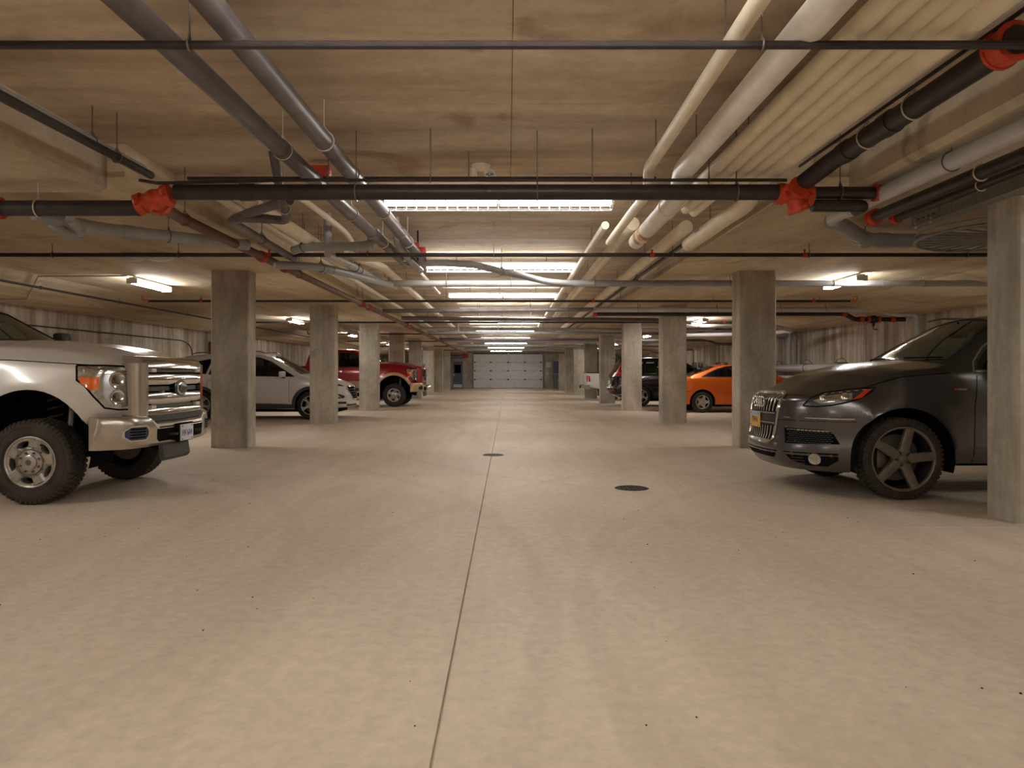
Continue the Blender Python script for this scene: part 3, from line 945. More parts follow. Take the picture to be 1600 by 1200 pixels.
# --- right corner
pipe('sprinkler_main', 'fat black sprinkler main slanting into the upper right corner', [(2.44, 3.55, 2.80), (2.44, 5.6, 2.80), (2.33, 5.9, 2.70)], 0.07, 'black_steel', hang=(0.38, 0.62), red=(0.03,), coup=(0.5, 0.75), strap=1)
pipe('conduit', 'thin grey conduit above the black main in the upper right corner', [(2.35, 3.0, 2.90), (2.33, 6.1, 2.90)], 0.012, 'pale_pipe', coup=(0.3, 0.7))
pipe('conduit', 'thin dark conduit next to the grey one in the upper right corner', [(2.42, 3.0, 2.905), (2.40, 6.1, 2.905)], 0.012, 'black_steel')
pipe('drain_pipe', 'pale plastic pipe slanting in from the right edge to an elbow', [(3.02, 2.8, 2.63), (3.02, 6.9, 2.655), (3.12, 7.1, 2.66)], 0.062, 'pale_pipe', hang=(0.52,), coup=(0.87,), bend=0.09)
pipe('drain_pipe', 'grey pipe leaving the plastic elbow to the right', [(3.10, 7.08, 2.66), (4.05, 8.4, 2.72), (4.35, 8.5, 2.725), (6.9, 8.5, 2.725)], 0.08, 'grey_pipe', hang=(0.36,), coup=(0.30, 0.36, 0.42), bend=0.14)
pipe('sprinkler_branch', 'thicker of two brown pipes slanting under the beam at the right', [(3.28, 2.8, 2.58), (3.28, 6.7, 2.60)], 0.05, 'black_steel', hang=(0.6,), red=(0.985,), strap=1)
pipe('sprinkler_branch', 'thinner of two brown pipes slanting under the beam at the right', [(3.50, 2.8, 2.58), (3.50, 6.75, 2.60)], 0.036, 'black_steel', hang=(0.68,), red=(0.985,), strap=1)

# --- galvanised round grille in a channel frame, upper right
gr = tag(empty('round_grille', (4.98, 7.25, 2.545)), 'large round galvanised grille of radiating bars at the upper right', 'grille')
R_ = 0.88
MB().torus((0, 0, 0), (0, 0, 1), R_, 0.016, 48, 8).torus((0, 0, 0.06), (0, 0, 1), R_, 0.008, 48, 6).build('rim', M['galv'], gr)
for k in range(30):
    a = 2 * PI * k / 30
    c_, s_ = math.cos(a), math.sin(a)
    mt = Matrix.Rotation(a, 4, 'Z')
    MB().box(0.10, R_, -0.019, 0.019, -0.006, 0.006, mt).build('radial_bar', M['galv'], gr, False)
MB().lathe([(0.0001, -0.01), (0.11, -0.01), (0.12, 0.02), (0.0001, 0.02)], 24).build('hub', M['black_plastic'], gr)
ch = tag(empty('channel_bracket', (3.84, 6.55, 2.565)), 'galvanised slotted channel carrying the round grille', 'bracket')
mb = MB().box(-0.03, 0.03, -3.4, 0.45, 0.0, 0.13)
mb.box(-0.09, 0.03, -3.4, 0.45, -0.006, 0.0)
mb.build('channel', M['galv'], ch, False)
MB().bbox(-0.036, -0.03, 0.0, 0.4, -0.01, 0.14, 0.002).build('gusset_plate', M['galv'], ch)
for yy in (0.08, 0.32):
    MB().cyl((-0.06, yy, -0.02), (-0.06, yy, 0.03), 0.012, 6).build('bolt', M['pale_strap'], ch)
for k in range(4):
    MB().box(-0.038, -0.0355, 0.06 + 0.08 * k, 0.10 + 0.08 * k, 0.06, 0.07).build('slot', M['grate_dark'], ch, False)
for k in range(5):
    tag(MB().box(3.85, 6.2, 4.6 + 0.25 * k, 4.66 + 0.25 * k, 2.56, 2.61).build('channel_bar', M['galv'], None, False), 'galvanised bar at the right edge, %s of five parallel bars by the channel' % ORD[k], 'bar', 'galvanised bars beside the channel')

# --- crossing pipes, going away
DEP = [(9.5, 'first'), (16.0, 'second'), (22.6, 'third'), (29.2, 'fourth'), (35.8, 'fifth'), (42.4, 'sixth'), (49.0, 'seventh')]
for y, w in DEP:
    x0, x1 = (-6.9, 6.55) if y < 10 else (-7.85, 7.5)
    z = 2.72 if y < 10 else 2.765
    e = pipe('sprinkler_line', 'dark sprinkler line right across the garage, %s from the viewer' % w, [(x0, y, z), (x1, y, z)], 0.026, 'black_steel',
             hang=(0.08, 0.2, 0.38, 0.5, 0.67, 0.8, 0.95), group='sprinkler lines crossing the garage')
    for xx in (-6.6 if y > 10 else -3.05, 6.6 if y > 10 else 3.8, 1.85):
        MB().cyl((xx - x0 - 0.03, 0, 0), (xx - x0 + 0.03, 0, 0), 0.031, 12).cyl((xx - x0, 0, 0), (xx - x0, 0, 0.06), 0.012, 8).cyl((xx - x0, 0, 0.06), (xx - x0, 0, 0.068), 0.018, 10).build('sprinkler_head', M['red_fitting'], e)
    if y > 10:
        for xx in (0.0, x1 - x0):
            MB().tube([(xx + (0.12 if xx == 0 else -0.12), 0, 0), (xx, 0, 0), (xx, 0, 0.10)], 0.036, 12).build('end_elbow', M['copper'], e)
pipe('sprinkler_line', 'black stretch of pipe leaving the left edge below the first line', [(-9.0, 9.5, 2.72), (-6.95, 9.5, 2.72)], 0.026, 'black_steel')
pipe('drain_pipe', 'pale grey drain crossing behind the first right column, dropping down the wall', [(2.0, 17.4, 2.70), (8.75, 17.4, 2.70), (9.0, 17.4, 2.60), (9.6, 17.4, 2.60), (9.6, 17.4, 1.42)], 0.06, 'pale_pipe',
     hang=(0.12, 0.33, 0.5, 0.62), coup=(0.25, 0.45, 0.78, 0.83), bend=0.12)
pipe('drain_pipe', 'dim grey drain crossing the aisle ahead of the second sprinkler line', [(-2.9, 17.3, 2.66), (2.0, 17.3, 2.70)], 0.05, 'dark_grey_pipe', hang=(0.3, 0.7), coup=(0.5,))
pipe('fire_main', 'black fire main beside the pale drain on the right, with red couplings and a valve', [(2.05, 17.75, 2.635), (8.05, 17.75, 2.635), (8.3, 17.75, 2.50), (9.5, 17.75, 2.50)], 0.055, 'black_steel', hang=(0.15, 0.45), red=(0.005, 0.80, 0.86, 0.96), bend=0.05)
vv = tag(empty('gate_valve', (8.75, 17.75, 2.50)), 'black valve with red flanges on the right fire main', 'valve')
MB().sphere((0, 0, 0), 0.10, 16).cyl((0, 0, 0), (0, 0, -0.16), 0.03, 10).build('valve_body', M['iron'], vv)
MB().tube([(0, 0, -0.16), (0, 0, -0.24), (0.1, 0, -0.24)], 0.012, 8).build('valve_handle', M['iron'], vv)
MB().cyl((-0.15, 0, 0), (-0.1, 0, 0), 0.085, 16).cyl((0.1, 0, 0), (0.15, 0, 0), 0.085, 16).build('flange', M['red_fitting'], vv)
for i, (y, z, xa, xb, lb) in enumerate(((20.3, 2.72, -2.9, 4.2, 'third'), (24.7, 2.70, -2.9, 8.9, 'fourth'), (26.8, 2.69, -2.9, 8.9, 'fifth'), (31.6, 2.68, -2.9, 8.9, 'sixth'), (34.0, 2.68, -2.9, 7.5, 'seventh'),
                                    (38.5, 2.67, -2.9, 8.9, 'eighth'), (41, 2.72, -2.9, 7.5, 'ninth'), (45.0, 2.67, -2.9, 8.9, 'tenth'), (47.5, 2.72, -2.9, 7.5, 'eleventh'), (52.5, 2.72, -2.9, 7.5, 'twelfth'))):
    pts = [(xa, y, z), (0.5, y + 0.3, z), (xb, y + 0.3, z - 0.03)]
    if xb > 8.5:
        pts = pts[:-1] + [(8.6, y + 0.3, z - 0.05), (9.0, y + 0.3, z - 0.2), (9.7, y + 0.3, z - 0.22), (9.7, y + 0.3, 1.4)]
    pipe('drain_pipe', 'grey drain pipe crossing the garage, %s one from the viewer' % lb, pts, 0.055, 'grey_pipe' if i % 3 else 'dark_grey_pipe', hang=(0.1, 0.3, 0.5, 0.65), coup=(0.2, 0.4), group='drain pipes crossing far down the garage')
pipe('drain_pipe', 'pale grey pipe loop turning back at the right wall behind the column', [(4.0, 22.2, 2.62), (8.0, 22.2, 2.62), (8.6, 22.4, 2.5), (8.2, 23.4, 2.46), (5.5, 23.9, 2.44)], 0.06, 'pale_pipe', hang=(0.2,), coup=(0.4, 0.5), bend=0.1)
pipe('drain_pipe', 'pale grey downpipe on the right wall joining the low sewer pipe', [(9.5, 25.0, 2.6), (9.5, 25.0, 1.5)], 0.06, 'pale_pipe', coup=(0.1,))
pipe('drain_pipe', 'second pale grey downpipe on the right wall', [(9.55, 27.6, 2.6), (9.55, 27.6, 2.4), (9.55, 27.6, 1.4)], 0.06, 'pale_pipe', coup=(0.2,))
# low sewer along the right wall on trapeze hangers
sw = pipe('sewer_pipe', 'thick pale sewer pipe hung low along the right wall behind the graphite car', [(9.35, 16.2, 1.36), (9.35, 40, 1.44)], 0.12, 'pale_pipe', coup=(0.1, 0.3, 0.5))
for k in range(8):
    y = 18.4 + k * 2.4
    mb = MB().cyl((0, y - 16.2, 0.27), (0, y - 16.2, 1.29), 0.008, 6)
    mb.tube([(-0.16, y - 16.2, 0.15), (-0.1, y - 16.2, 0.24), (0, y - 16.2, 0.28), (0.1, y - 16.2, 0.24), (0.16, y - 16.2, 0.15)], 0.009, 6).cyl((-0.2, y - 16.2, 0.15), (0.2, y - 16.2, 0.15), 0.012, 8)
    mb.torus((0, y - 16.2, 0.005 * k), (0, 1, 0), 0.13, 0.01, 20, 6)
    mb.build('trapeze_hanger', M['rod'], sw)
pipe('drain_pipe', 'thin white pipe along the right wall below the sewer pipe', [(9.5, 16.2, 1.08), (9.5, 34, 1.10)], 0.05, 'white_pipe')
# left wall conduits
pipe('conduit', 'thin black conduit looping along the left wall above the white truck', [(-10.15, 13.0, 2.23), (-10.15, 23.3, 2.24), (-10.15, 23.9, 2.05), (-10.15, 23.9, 0.9)], 0.014, 'black_steel', bend=0.4)
pipe('sprinkler_line', 'thin black pipe hung along the sloping ceiling on the left', [(-8.15, 9.0, 2.70), (-8.15, 42, 2.71)], 0.022, 'black_steel', hang=(0.05, 0.12, 0.2, 0.3, 0.5))
pipe('conduit', 'thin conduit stepping across the left slope from the short strip light', [(-6.4, 12.5, 2.85), (-7.9, 12.5, 2.84), (-9.0, 13.9, 2.60), (-10.1, 13.9, 2.59)], 0.011, 'grey_pipe', bend=0.02)
pipe('sprinkler_line', 'black pipe hung along the ceiling beyond the right columns', [(7.0, 24, 2.70), (7.0, 52, 2.70)], 0.03, 'black_steel', hang=(0.1, 0.4))
pipe('drain_pipe', 'pale pipe high over the far left stalls', [(-5.6, 25, 2.70), (-5.6, 50, 2.72)], 0.06, 'pale_pipe', hang=(0.1, 0.4))
df = tag(empty('door_frame', (XL + 0.06, 25.4, 0)), 'rusty brown door frame on the left wall behind the white crossover', 'door frame')
MB().box(-0.05, 0.08, -0.09, 0.0, 0, 2.2).build('jamb', M['rust_frame'], df, False)
MB().box(-0.05, 0.08, 1.6, 1.69, 0, 2.2).build('jamb', M['rust_frame'], df, False)
MB().box(-0.05, 0.08, -0.09, 1.69, 2.2, 2.3).build('lintel', M['rust_frame'], df, False)
MB().box(-0.03, 0.02, 0, 1.6, 0, 2.2).build('door_leaf', M['pale_beige'], df, False)
# handrail-like white frame seen hung in front of the fifth light
hf = tag(empty('trapeze_frame', (-0.6, 24.2, 2.72)), 'small white rectangular pipe frame hanging before the fifth strip light', 'frame')
MB().tube([(-1.0, 0, -0.1), (-1.0, 0, 0.12), (0.3, 0, 0.12), (0.3, 0, -0.1)], 0.015, 8, 0.02).build('frame_tube', M['white_pipe'], hf)
MB().cyl((-0.35, 0, 0.12), (-0.35, 0, 0.43), 0.008, 6).build('drop_rod', M['rod'], hf)
# ---------------------------------------------------------------- vehicles: shared tools
def interp(tab, x):
    """piecewise smooth interpolation through (x, value) pairs, x ascending"""
    if x <= tab[0][0]:
        return tab[0][1]
    for (a, va), (b, vb) in zip(tab, tab[1:]):
        if x <= b:
            t = (x - a) / (b - a)
            return va + (vb - va) * t
    return tab[-1][1]


def ease(t):
    t = max(0.0, min(1.0, t))
    return t * t * (3 - 2 * t)


class Car:
    """x forward (0 = front axle), y left, z up.  A closed skin is generated from profile
    tables; openings are cut into it and lamps, glass and trim are projected onto it."""

    def __init__(s, name, label, cat, pos, rz, sc, mat, T, group=None):
        s.root = tag(empty(name, pos, rz, sc), label, cat, group)
        s.T, s.mat = T, mat
        s.skin()

    def skin(s):
        T = s.T
        xf, xr = T['xf'], T['xr']
        nx, n1, n2, nu = T.get('nx', 96), 12, 9, 16
        vs = T.get('vs', 0.6)
        vlist = [vs * i / n1 for i in range(n1)] + [vs + (1 - vs) * i / n2 for i in range(n2 + 1)]
        ulist = [-1 + 2 * j / nu for j in range(nu + 1)]

        def P(x, v, u):
            lo, zs, tp = interp(T['lo'], x), interp(T['sh'], x), interp(T['top'], x)
            w = interp(T['w'], x)
            cr = interp(T['crown'], x)
            zr = max(zs + 0.005, tp - cr)
            if v <= vs:
                k = v / vs
                z = lo + (zs - lo) * k
                hw = w * interp(T['side'], k)
            else:
                k = (v - vs) / (1 - vs)
                z = zs + (zr - zs) * k
                hw = w * T['side'][-1][1] - interp(T['tumble'], x) * (z - zs)
            y = u * hw
            if v >= 0.9999:
                z += (tp - zr) * (1 - abs(u) ** 2.2)
                for fn in T.get('topfn', ()):
                    z += fn(x, y)
            k = max(0.0, (x - (xf - T['Lf'])) / T['Lf'])
            x2 = x
            if k > 0:
                x2 -= k * (interp(T['fz'], z) + T['fy'] * abs(y / w) ** T['fp'])
            k = max(0.0, ((xr + T['Lr']) - x) / T['Lr'])
            if k > 0:
                x2 += k * (interp(T['rz'], z) + T['ry'] * abs(y / w) ** T['rp'])
            for ax, az, R, fl in T.get('flare', ()):
                r = math.hypot(x2 - ax, z - az)
                if z < az + R * 1.4 and r > R - 0.06:
                    y += (u ** 3) * fl * math.exp(-((r - R) / 0.10) ** 2)
            return (x2, y, z)

        xs_ = [xr + (xf - xr) * i / nx for i in range(nx + 1)]
        bm = bmesh.new()
        V = {}

        def vert(i, a, b):
            key = (i, a, b)
            if key not in V:
                V[key] = bm.verts.new(P(xs_[i], vlist[a], ulist[b]))
            return V[key]
        A, B = len(vlist) - 1, len(ulist) - 1
        for i in range(nx):
            for a in range(A):
                bm.faces.new((vert(i, a, 0), vert(i, a + 1, 0), vert(i + 1, a + 1, 0), vert(i + 1, a, 0)))
                bm.faces.new((vert(i, a, B), vert(i + 1, a, B), vert(i + 1, a + 1, B), vert(i, a + 1, B)))
            for b in range(B):
                bm.faces.new((vert(i, A, b), vert(i, A, b + 1), vert(i + 1, A, b + 1), vert(i + 1, A, b)))
                bm.faces.new((vert(i, 0, b), vert(i + 1, 0, b), vert(i + 1, 0, b + 1), vert(i, 0, b + 1)))
        for i in (0, nx):
            for a in range(A):
                for b in range(B):
                    q = (vert(i, a, b), vert(i, a, b + 1), vert(i, a + 1, b + 1), vert(i, a + 1, b))
                    bm.faces.new(q)
        bmesh.ops.recalc_face_normals(bm, faces=bm.faces)
        for _ in range(T.get('smooth', 3)):
            bmesh.ops.smooth_vert(bm, verts=bm.verts, factor=0.5, use_axis_x=True, use_axis_y=True, use_axis_z=True)
        bm.normal_update()
        s.bvh = BVHTree.FromBMesh(bm)
        s.bm = bm

    def cut(s, poly, ax, cond):
        bm = s.bm
        i, j = {'y': (0, 2), 'z': (0, 1), 'x': (1, 2)}[ax]
        n = len(poly)
        e = 1e-4
        for k in range(n):
            p, q = poly[k], poly[(k + 1) % n]
            a0, a1 = min(p[0], q[0]) - e, max(p[0], q[0]) + e
            b0, b1 = min(p[1], q[1]) - e, max(p[1], q[1]) + e
            fs = []
            for f in bm.faces:
                c = f.calc_center_median()
                if not cond(f.normal, c):
                    continue
                A = [v.co[i] for v in f.verts]
                B = [v.co[j] for v in f.verts]
                if max(A) < a0 or min(A) > a1 or max(B) < b0 or min(B) > b1:
                    continue
                fs.append(f)
            if not fs:
                continue
            no = Vector((0, 0, 0))
            no[i], no[j] = q[1] - p[1], -(q[0] - p[0])
            co = Vector((0, 0, 0))
            co[i], co[j] = p[0], p[1]
            geom = list({v for f in fs for v in f.verts}) + list({d for f in fs for d in f.edges}) + fs
            bmesh.ops.bisect_plane(bm, geom=geom, dist=1e-5, plane_co=co, plane_no=no.normalized())

        def inside(a, b):
            r = False
            for k in range(n):
                (x1, y1), (x2, y2) = poly[k], poly[(k + 1) % n]
                if (y1 > b) != (y2 > b) and a < (x2 - x1) * (b - y1) / (y2 - y1) + x1:
                    r = not r
            return r
        dead = []
        for f in bm.faces:
            c = f.calc_center_median()
            if cond(f.normal, c) and inside(c[i], c[j]):
                dead.append(f)
        bmesh.ops.delete(bm, geom=dead, context='FACES')
        bm.normal_update()

    def side_cut(s, poly):
        s.cut(poly, 'y', lambda n, c: abs(n.y) > 0.25)

    def finish(s, name='body', extra=None):
        me = bpy.data.meshes.new(name)
        s.bm.to_mesh(me)
        me.materials.append(s.mat)
        me.shade_smooth()
        me.set_sharp_from_angle(angle=math.radians(40))
        o = bpy.data.objects.new(name, me)
        COL.objects.link(o)
        o.parent = s.root
        s.bm.free()
        return o

    def patch(s, pts, d, name, mat, off=0.004, grid=0.05, skirt=0.02, parent=None, both=False, bvh=None):
        """polygon given as 3-D points, projected along direction d (pointing outwards) onto the skin"""
        bvh = bvh or s.bvh
        out = None
        for sg in ((1, -1) if both else (1,)):
            D = Vector((d[0], d[1] * sg, d[2])).normalized()
            h = D.cross(Vector((0, 0, 1)))
            if h.length < 0.1:
                h = Vector((0, 1, 0))
            h.normalize()
            k = D.cross(h).normalized()
            P2 = [(Vector((p[0], p[1] * sg, p[2])).dot(h), Vector((p[0], p[1] * sg, p[2])).dot(k)) for p in pts]
            bm = bmesh.new()
            bm.faces.new([bm.verts.new((a, b, 0)) for a, b in P2])
            for c in (0, 1):
                lo, hi = min(p[c] for p in P2), max(p[c] for p in P2)
                m = max(1, int((hi - lo) / grid + 0.5))
                for q in range(1, m):
                    no = Vector((1, 0, 0)) if c == 0 else Vector((0, 1, 0))
                    bmesh.ops.bisect_plane(bm, geom=list(bm.verts) + list(bm.edges) + list(bm.faces), plane_co=no * (lo + (hi - lo) * q / m), plane_no=no)
            cdist = 0
            for v in bm.verts:
                o = h * v.co.x + k * v.co.y
                org = o + D * 8
                loc, nor, _, _ = bvh.ray_cast(org, -D)
                if loc is None:
                    mid = sum((Vector((p[0], p[1] * sg, p[2])) for p in pts), Vector()) / len(pts)
                    q0 = o + D * (mid.dot(D) - o.dot(D))
                    loc, nor, _, _ = bvh.find_nearest(q0)
                v.co = loc + D * off
            if skirt:
                bm.edges.ensure_lookup_table()
                be = [e for e in bm.edges if e.is_boundary]
                r = bmesh.ops.extrude_edge_only(bm, edges=be)
                for v in [g for g in r['geom'] if isinstance(g, bmesh.types.BMVert)]:
                    v.co -= D * (off + skirt)
            bmesh.ops.recalc_face_normals(bm, faces=bm.faces)
            me = bpy.data.meshes.new(name)
            bm.to_mesh(me)
            bm.free()
            me.materials.append(mat)
            me.shade_smooth()
            me.set_sharp_from_angle(angle=math.radians(40))
            o = bpy.data.objects.new(name, me)
            COL.objects.link(o)
            o.parent = parent or s.root
            if isinstance(parent, (list, tuple)):
                o.parent = parent[0 if sg > 0 else 1]
            out = [o] if out is None else out + [o]
        return out

    def seam(s, pts, d, name='seam', w=0.007, mat=None, both=True, off=0.0015, loop=False, parent=None):
        """narrow strip following the skin along a poly-line (shut lines, mouldings)"""
        mat = mat or M['void']
        for sg in ((1, -1) if both else (1,)):
            D = Vector((d[0], d[1] * sg, d[2])).normalized()
            P = []
            src = pts + [pts[0]] if loop else pts
            for a, b in zip(src, src[1:]):
                a, b = Vector((a[0], a[1] * sg, a[2])), Vector((b[0], b[1] * sg, b[2]))
                n = max(1, int((b - a).length / 0.05))
                P += [a.lerp(b, q / n) for q in range(n)]
            P.append(Vector((src[-1][0], src[-1][1] * sg, src[-1][2])))
            Q = []
            for p in P:
                loc, nor, _, _ = s.bvh.ray_cast(p + D * (8 - p.dot(D)) if False else p - D * p.dot(D) + D * 8, -D)
                if loc is None:
                    loc, nor, _, _ = s.bvh.find_nearest(p)
                Q.append((loc, nor))
            mb = MB()
            vs, fs = [], []
            for i, (q, nr) in enumerate(Q):
                t = (Q[min(i + 1, len(Q) - 1)][0] - Q[max(i - 1, 0)][0])
                if t.length < 1e-6:
                    t = Vector((1, 0, 0))
                if nr.dot(D) < 0:
                    nr = -nr
                b = t.normalized().cross(nr).normalized() * (w / 2)
                vs += [q - b - nr * 0.01, q - b + nr * off, q + b + nr * off, q + b - nr * 0.01]
            for i in range(len(Q) - 1):
                for k in range(3):
                    fs.append((i * 4 + k, i * 4 + k + 1, i * 4 + 4 + k + 1, i * 4 + 4 + k))
            mb.add(vs, fs).build(name, mat, parent or s.root)

    def arch(s, ax, az, R, zmin, w_out, w_in, mat=None, a0=-12, a1=192):
        """cut the wheel opening on both sides and line it with a dark well"""
        n = 26
        poly = [(ax + R * math.cos(math.radians(a0 + (a1 - a0) * k / n)), az + R * math.sin(math.radians(a0 + (a1 - a0) * k / n))) for k in range(n + 1)]
        poly = [(poly[0][0], zmin - 0.2)] + poly + [(poly[-1][0], zmin - 0.2)]
        s.cut(poly, 'y', lambda nn, c: abs(c.y) > w_in - 0.02 and (abs(nn.y) > 0.2 or nn.z < -0.5))
        for sg in (1, -1):
            mt = Matrix.Translation((ax, 0, az)) @ Matrix.Rotation(-PI / 2 * sg, 4, 'X')
            prof = [(0.0001, w_in), (R + 0.004, w_in), (R + 0.004, w_out - 0.012)]
            MB().lathe(prof, 36, mt, *((PI - 0.3, 2 * PI + 0.3) if sg > 0 else (-0.3, PI + 0.3))).build('wheel_well', mat or M['void'], s.root)
            lip = MB()
            lp = [(R + 0.006, w_out - 0.035), (R - 0.004, w_out - 0.03), (R - 0.004, w_out - 0.004)]

    def wheel(s, x, z, yo, R, W, rr, style, tyre='rubber', tread=False, rim='alloy', sg=1, spin=0.0):
        """yo: outer face distance from the centre line"""
        mt = Matrix.Translation((x, sg * yo, z)) @ Matrix.Rotation(-PI / 2 * sg, 4, 'X') @ Matrix.Rotation(spin, 4, 'Z')
        # local z points outwards; 0 = outer sidewall plane
        t = MB()
        b = 0.012 if tread else 0.0
        prof = [(rr, -W + 0.02), (rr + 0.02, -W), (R - 0.05, -W - 0.004), (R - 0.012, -W + 0.02), (R - b, -W + 0.045), (R - b, -0.045), (R - 0.012, -0.02),
                (R - 0.03, -0.004), (R - 0.055, 0.0), (rr + 0.035, 0.002), (rr + 0.012, -0.004), (rr, -0.018), (rr - 0.004, -0.03), (rr - 0.004, -W + 0.02)]
        t.lathe(prof, 48, mt)
        t.lathe([(R - 0.062, 0.0), (R - 0.064, 0.004), (R - 0.07, 0.004), (R - 0.072, 0.0)], 48, mt)
        t.lathe([(rr + 0.03, 0.002), (rr + 0.028, 0.005), (rr + 0.022, 0.005), (rr + 0.02, 0.0)], 48, mt)
        w = t.build('wheel', M[tyre], s.root)
        if tread:
            n = 52
            tb = MB()
            for i in range(n):
                a = 2 * PI * i / n
                for row, (z0, z1) in enumerate(((-0.075, -0.012), (-0.135, -0.085), (-W + 0.085, -0.145), (-W + 0.012, -W + 0.075))):
                    a2 = a + (0.5 * 2 * PI / n if row % 2 else 0) + random.uniform(-0.01, 0.01)
                    r1 = Matrix.Rotation(a2, 4, 'Z')
                    h = 0.36 * 2 * PI / n * R
                    zo = -0.002 if row == 0 else z1
                    tb.add([(R - 0.015, -h, z0), (R - 0.015, h, z0), (R - 0.015, h, z1 + (0.006 if row == 0 else 0)), (R - 0.015, -h, z1 + (0.006 if row == 0 else 0)),
                            (R, -h * .8, z0 + 0.004), (R, h * .8, z0 + 0.004), (R - (0.004 if row == 0 else 0), h * .8, z1), (R - (0.004 if row == 0 else 0), -h * .8, z1)],
                           [(0, 3, 2, 1), (4, 5, 6, 7), (0, 1, 5, 4), (1, 2, 6, 5), (2, 3, 7, 6), (3, 0, 4, 7)], mt @ r1)
                    if row == 0:
                        tb.add([(R - 0.045, -h * .7, -0.012), (R - 0.045, h * .7, -0.012), (R - 0.012, h * .7, -0.012), (R - 0.012, -h * .7, -0.012),
                                (R - 0.045, -h * .6, 0.002), (R - 0.045, h * .6, 0.002), (R - 0.016, h * .6, 0.0), (R - 0.016, -h * .6, 0.0)],
                               [(0, 3, 2, 1), (4, 5, 6, 7), (0, 1, 5, 4), (1, 2, 6, 5), (2, 3, 7, 6), (3, 0, 4, 7)], mt @ r1)
            o = tb.build('tread_blocks', M[tyre], w, False)
            o['kind'] = 'stuff'
        # barrel and back plate
        MB().lathe([(rr - 0.002, -0.012), (rr - 0.012, -0.03), (rr - 0.022, -W + 0.03)], 40, mt).build('rim_barrel', M['alloy_dark'], w)
        MB().lathe([(0.0001, -W * 0.62), (rr * 0.72, -W * 0.62), (rr * 0.74, -W * 0.66)], 32, mt).build('brake_disc', M['disc'], w)
        MB().lathe([(rr * 0.74, -W * 0.66), (rr - 0.01, -W * 0.8)], 32, mt).build('back_plate', M['void'], w)
        face = MB()
        face.lathe([(rr + 0.004, -0.016), (rr + 0.002, -0.004), (rr - 0.006, -0.002), (rr - 0.018, -0.010), (rr - 0.022, -0.03)], 48, mt)
        if style == 'five_wide':          # thick straight spokes
            for k in range(5):
                r1 = Matrix.Rotation(2 * PI * k / 5, 4, 'Z')
                a, bb = 0.045, 0.040
                r0 = rr * 0.16
                r2 = rr - 0.012
                vs = [(r0, -a, -0.030), (r2, -bb, -0.012), (r2, bb, -0.012), (r0, a, -0.030),
                      (r0, -a * .55, -0.020), (r2, -bb * .62, -0.004), (r2, bb * .62, -0.004), (r0, a * .55, -0.020),
                      (r0, -a, -0.08), (r2, -bb, -0.05), (r2, bb, -0.05), (r0, a, -0.08)]
                face.add(vs, [(4, 5, 6, 7), (0, 1, 5, 4), (2, 3, 7, 6), (0, 8, 9, 1), (3, 2, 10, 11), (8, 11, 10, 9)], mt @ r1)
            face.lathe([(0.0001, -0.020), (0.028, -0.020), (0.030, -0.026), (rr * 0.30, -0.028), (rr * 0.32, -0.05), (rr * 0.30, -0.09)], 32, mt)
            nl, rl, zl = 5, 0.062, -0.028
        elif style == 'five_hole':        # heavy pressed look, five oval windows
            secs = 5
            rc, dr, da = rr * 0.735, rr * 0.20, PI / secs
            ha, hr = 0.30, rr * 0.105
            npt = 28
            for k in range(secs):
                base = 2 * PI * k / secs
                rings = []
                for lv, (fa, zo) in enumerate(((1.0, -0.012), (0.35, -0.014), (0.12, -0.020), (0.0, -0.05), (0.0, -0.10))):
                    ring = []
                    for q in range(npt):
                        ph = 2 * PI * q / npt
                        c_, s_ = math.cos(ph), math.sin(ph)
                        m = 1 / max(abs(c_), abs(s_))
                        oa, orr = da * s_ * m, dr * c_ * m
                        ia, ir = ha * s_ * (1.0 + 0.25 * c_), hr * c_
                        aa = ia + (oa - ia) * fa
                        r_ = rc + ir + (orr - ir) * fa
                        zz = zo - (0.012 if c_ < 0 else 0.0) * (1 - fa) - 0.03 * (1 - (r_ / rr)) * 0
                        ring.append((r_ * math.cos(base + aa), r_ * math.sin(base + aa), zz))
                    rings.append(ring)
                vs = [p for r_ in rings for p in r_]
                fs = []
                for a in range(len(rings) - 1):
                    for q in range(npt):
                        fs.append((a * npt + q, a * npt + (q + 1) % npt, (a + 1) * npt + (q + 1) % npt, (a + 1) * npt + q))
                face.add(vs, fs, mt)
                # raised spoke pads between the windows
                r1 = Matrix.Rotation(base + PI / secs, 4, 'Z')
                face.add([(rr * .56, -.05, -.014), (rr * .90, -.055, -.014), (rr * .90, .055, -.014), (rr * .56, .05, -.014),
                          (rr * .60, -.034, -.003), (rr * .88, -.042, -.002), (rr * .88, .042, -.002), (rr * .60, .034, -.003)],
                         [(4, 5, 6, 7), (0, 1, 5, 4), (1, 2, 6, 5), (2, 3, 7, 6), (3, 0, 4, 7)], mt @ r1)
            face.lathe([(rr * 0.94, -0.012), (rr - 0.02, -0.012)], 48, mt)
            face.lathe([(rr * 0.535, -0.012), (rr * 0.52, -0.022), (rr * 0.48, -0.03), (rr * 0.46, -0.012), (rr * 0.30, -0.004), (rr * 0.29, 0.012), (rr * 0.24, 0.018), (0.0001, 0.018)], 40, mt)
            nl, rl, zl = 8, rr * 0.385, -0.004
        elif style == 'star':
            for k in range(5):
                r1 = Matrix.Rotation(2 * PI * k / 5 + 0.3, 4, 'Z')
                face.add([(0.03, -0.075, -0.03), (rr - 0.012, -0.022, -0.008), (rr - 0.012, 0.022, -0.008), (0.03, 0.075, -0.03),
                          (0.03, -0.075, -0.07), (rr - 0.012, -0.022, -0.05), (rr - 0.012, 0.022, -0.05), (0.03, 0.075, -0.07)],
                         [(0, 1, 2, 3), (4, 7, 6, 5), (0, 4, 5, 1), (3, 2, 6, 7)], mt @ r1)
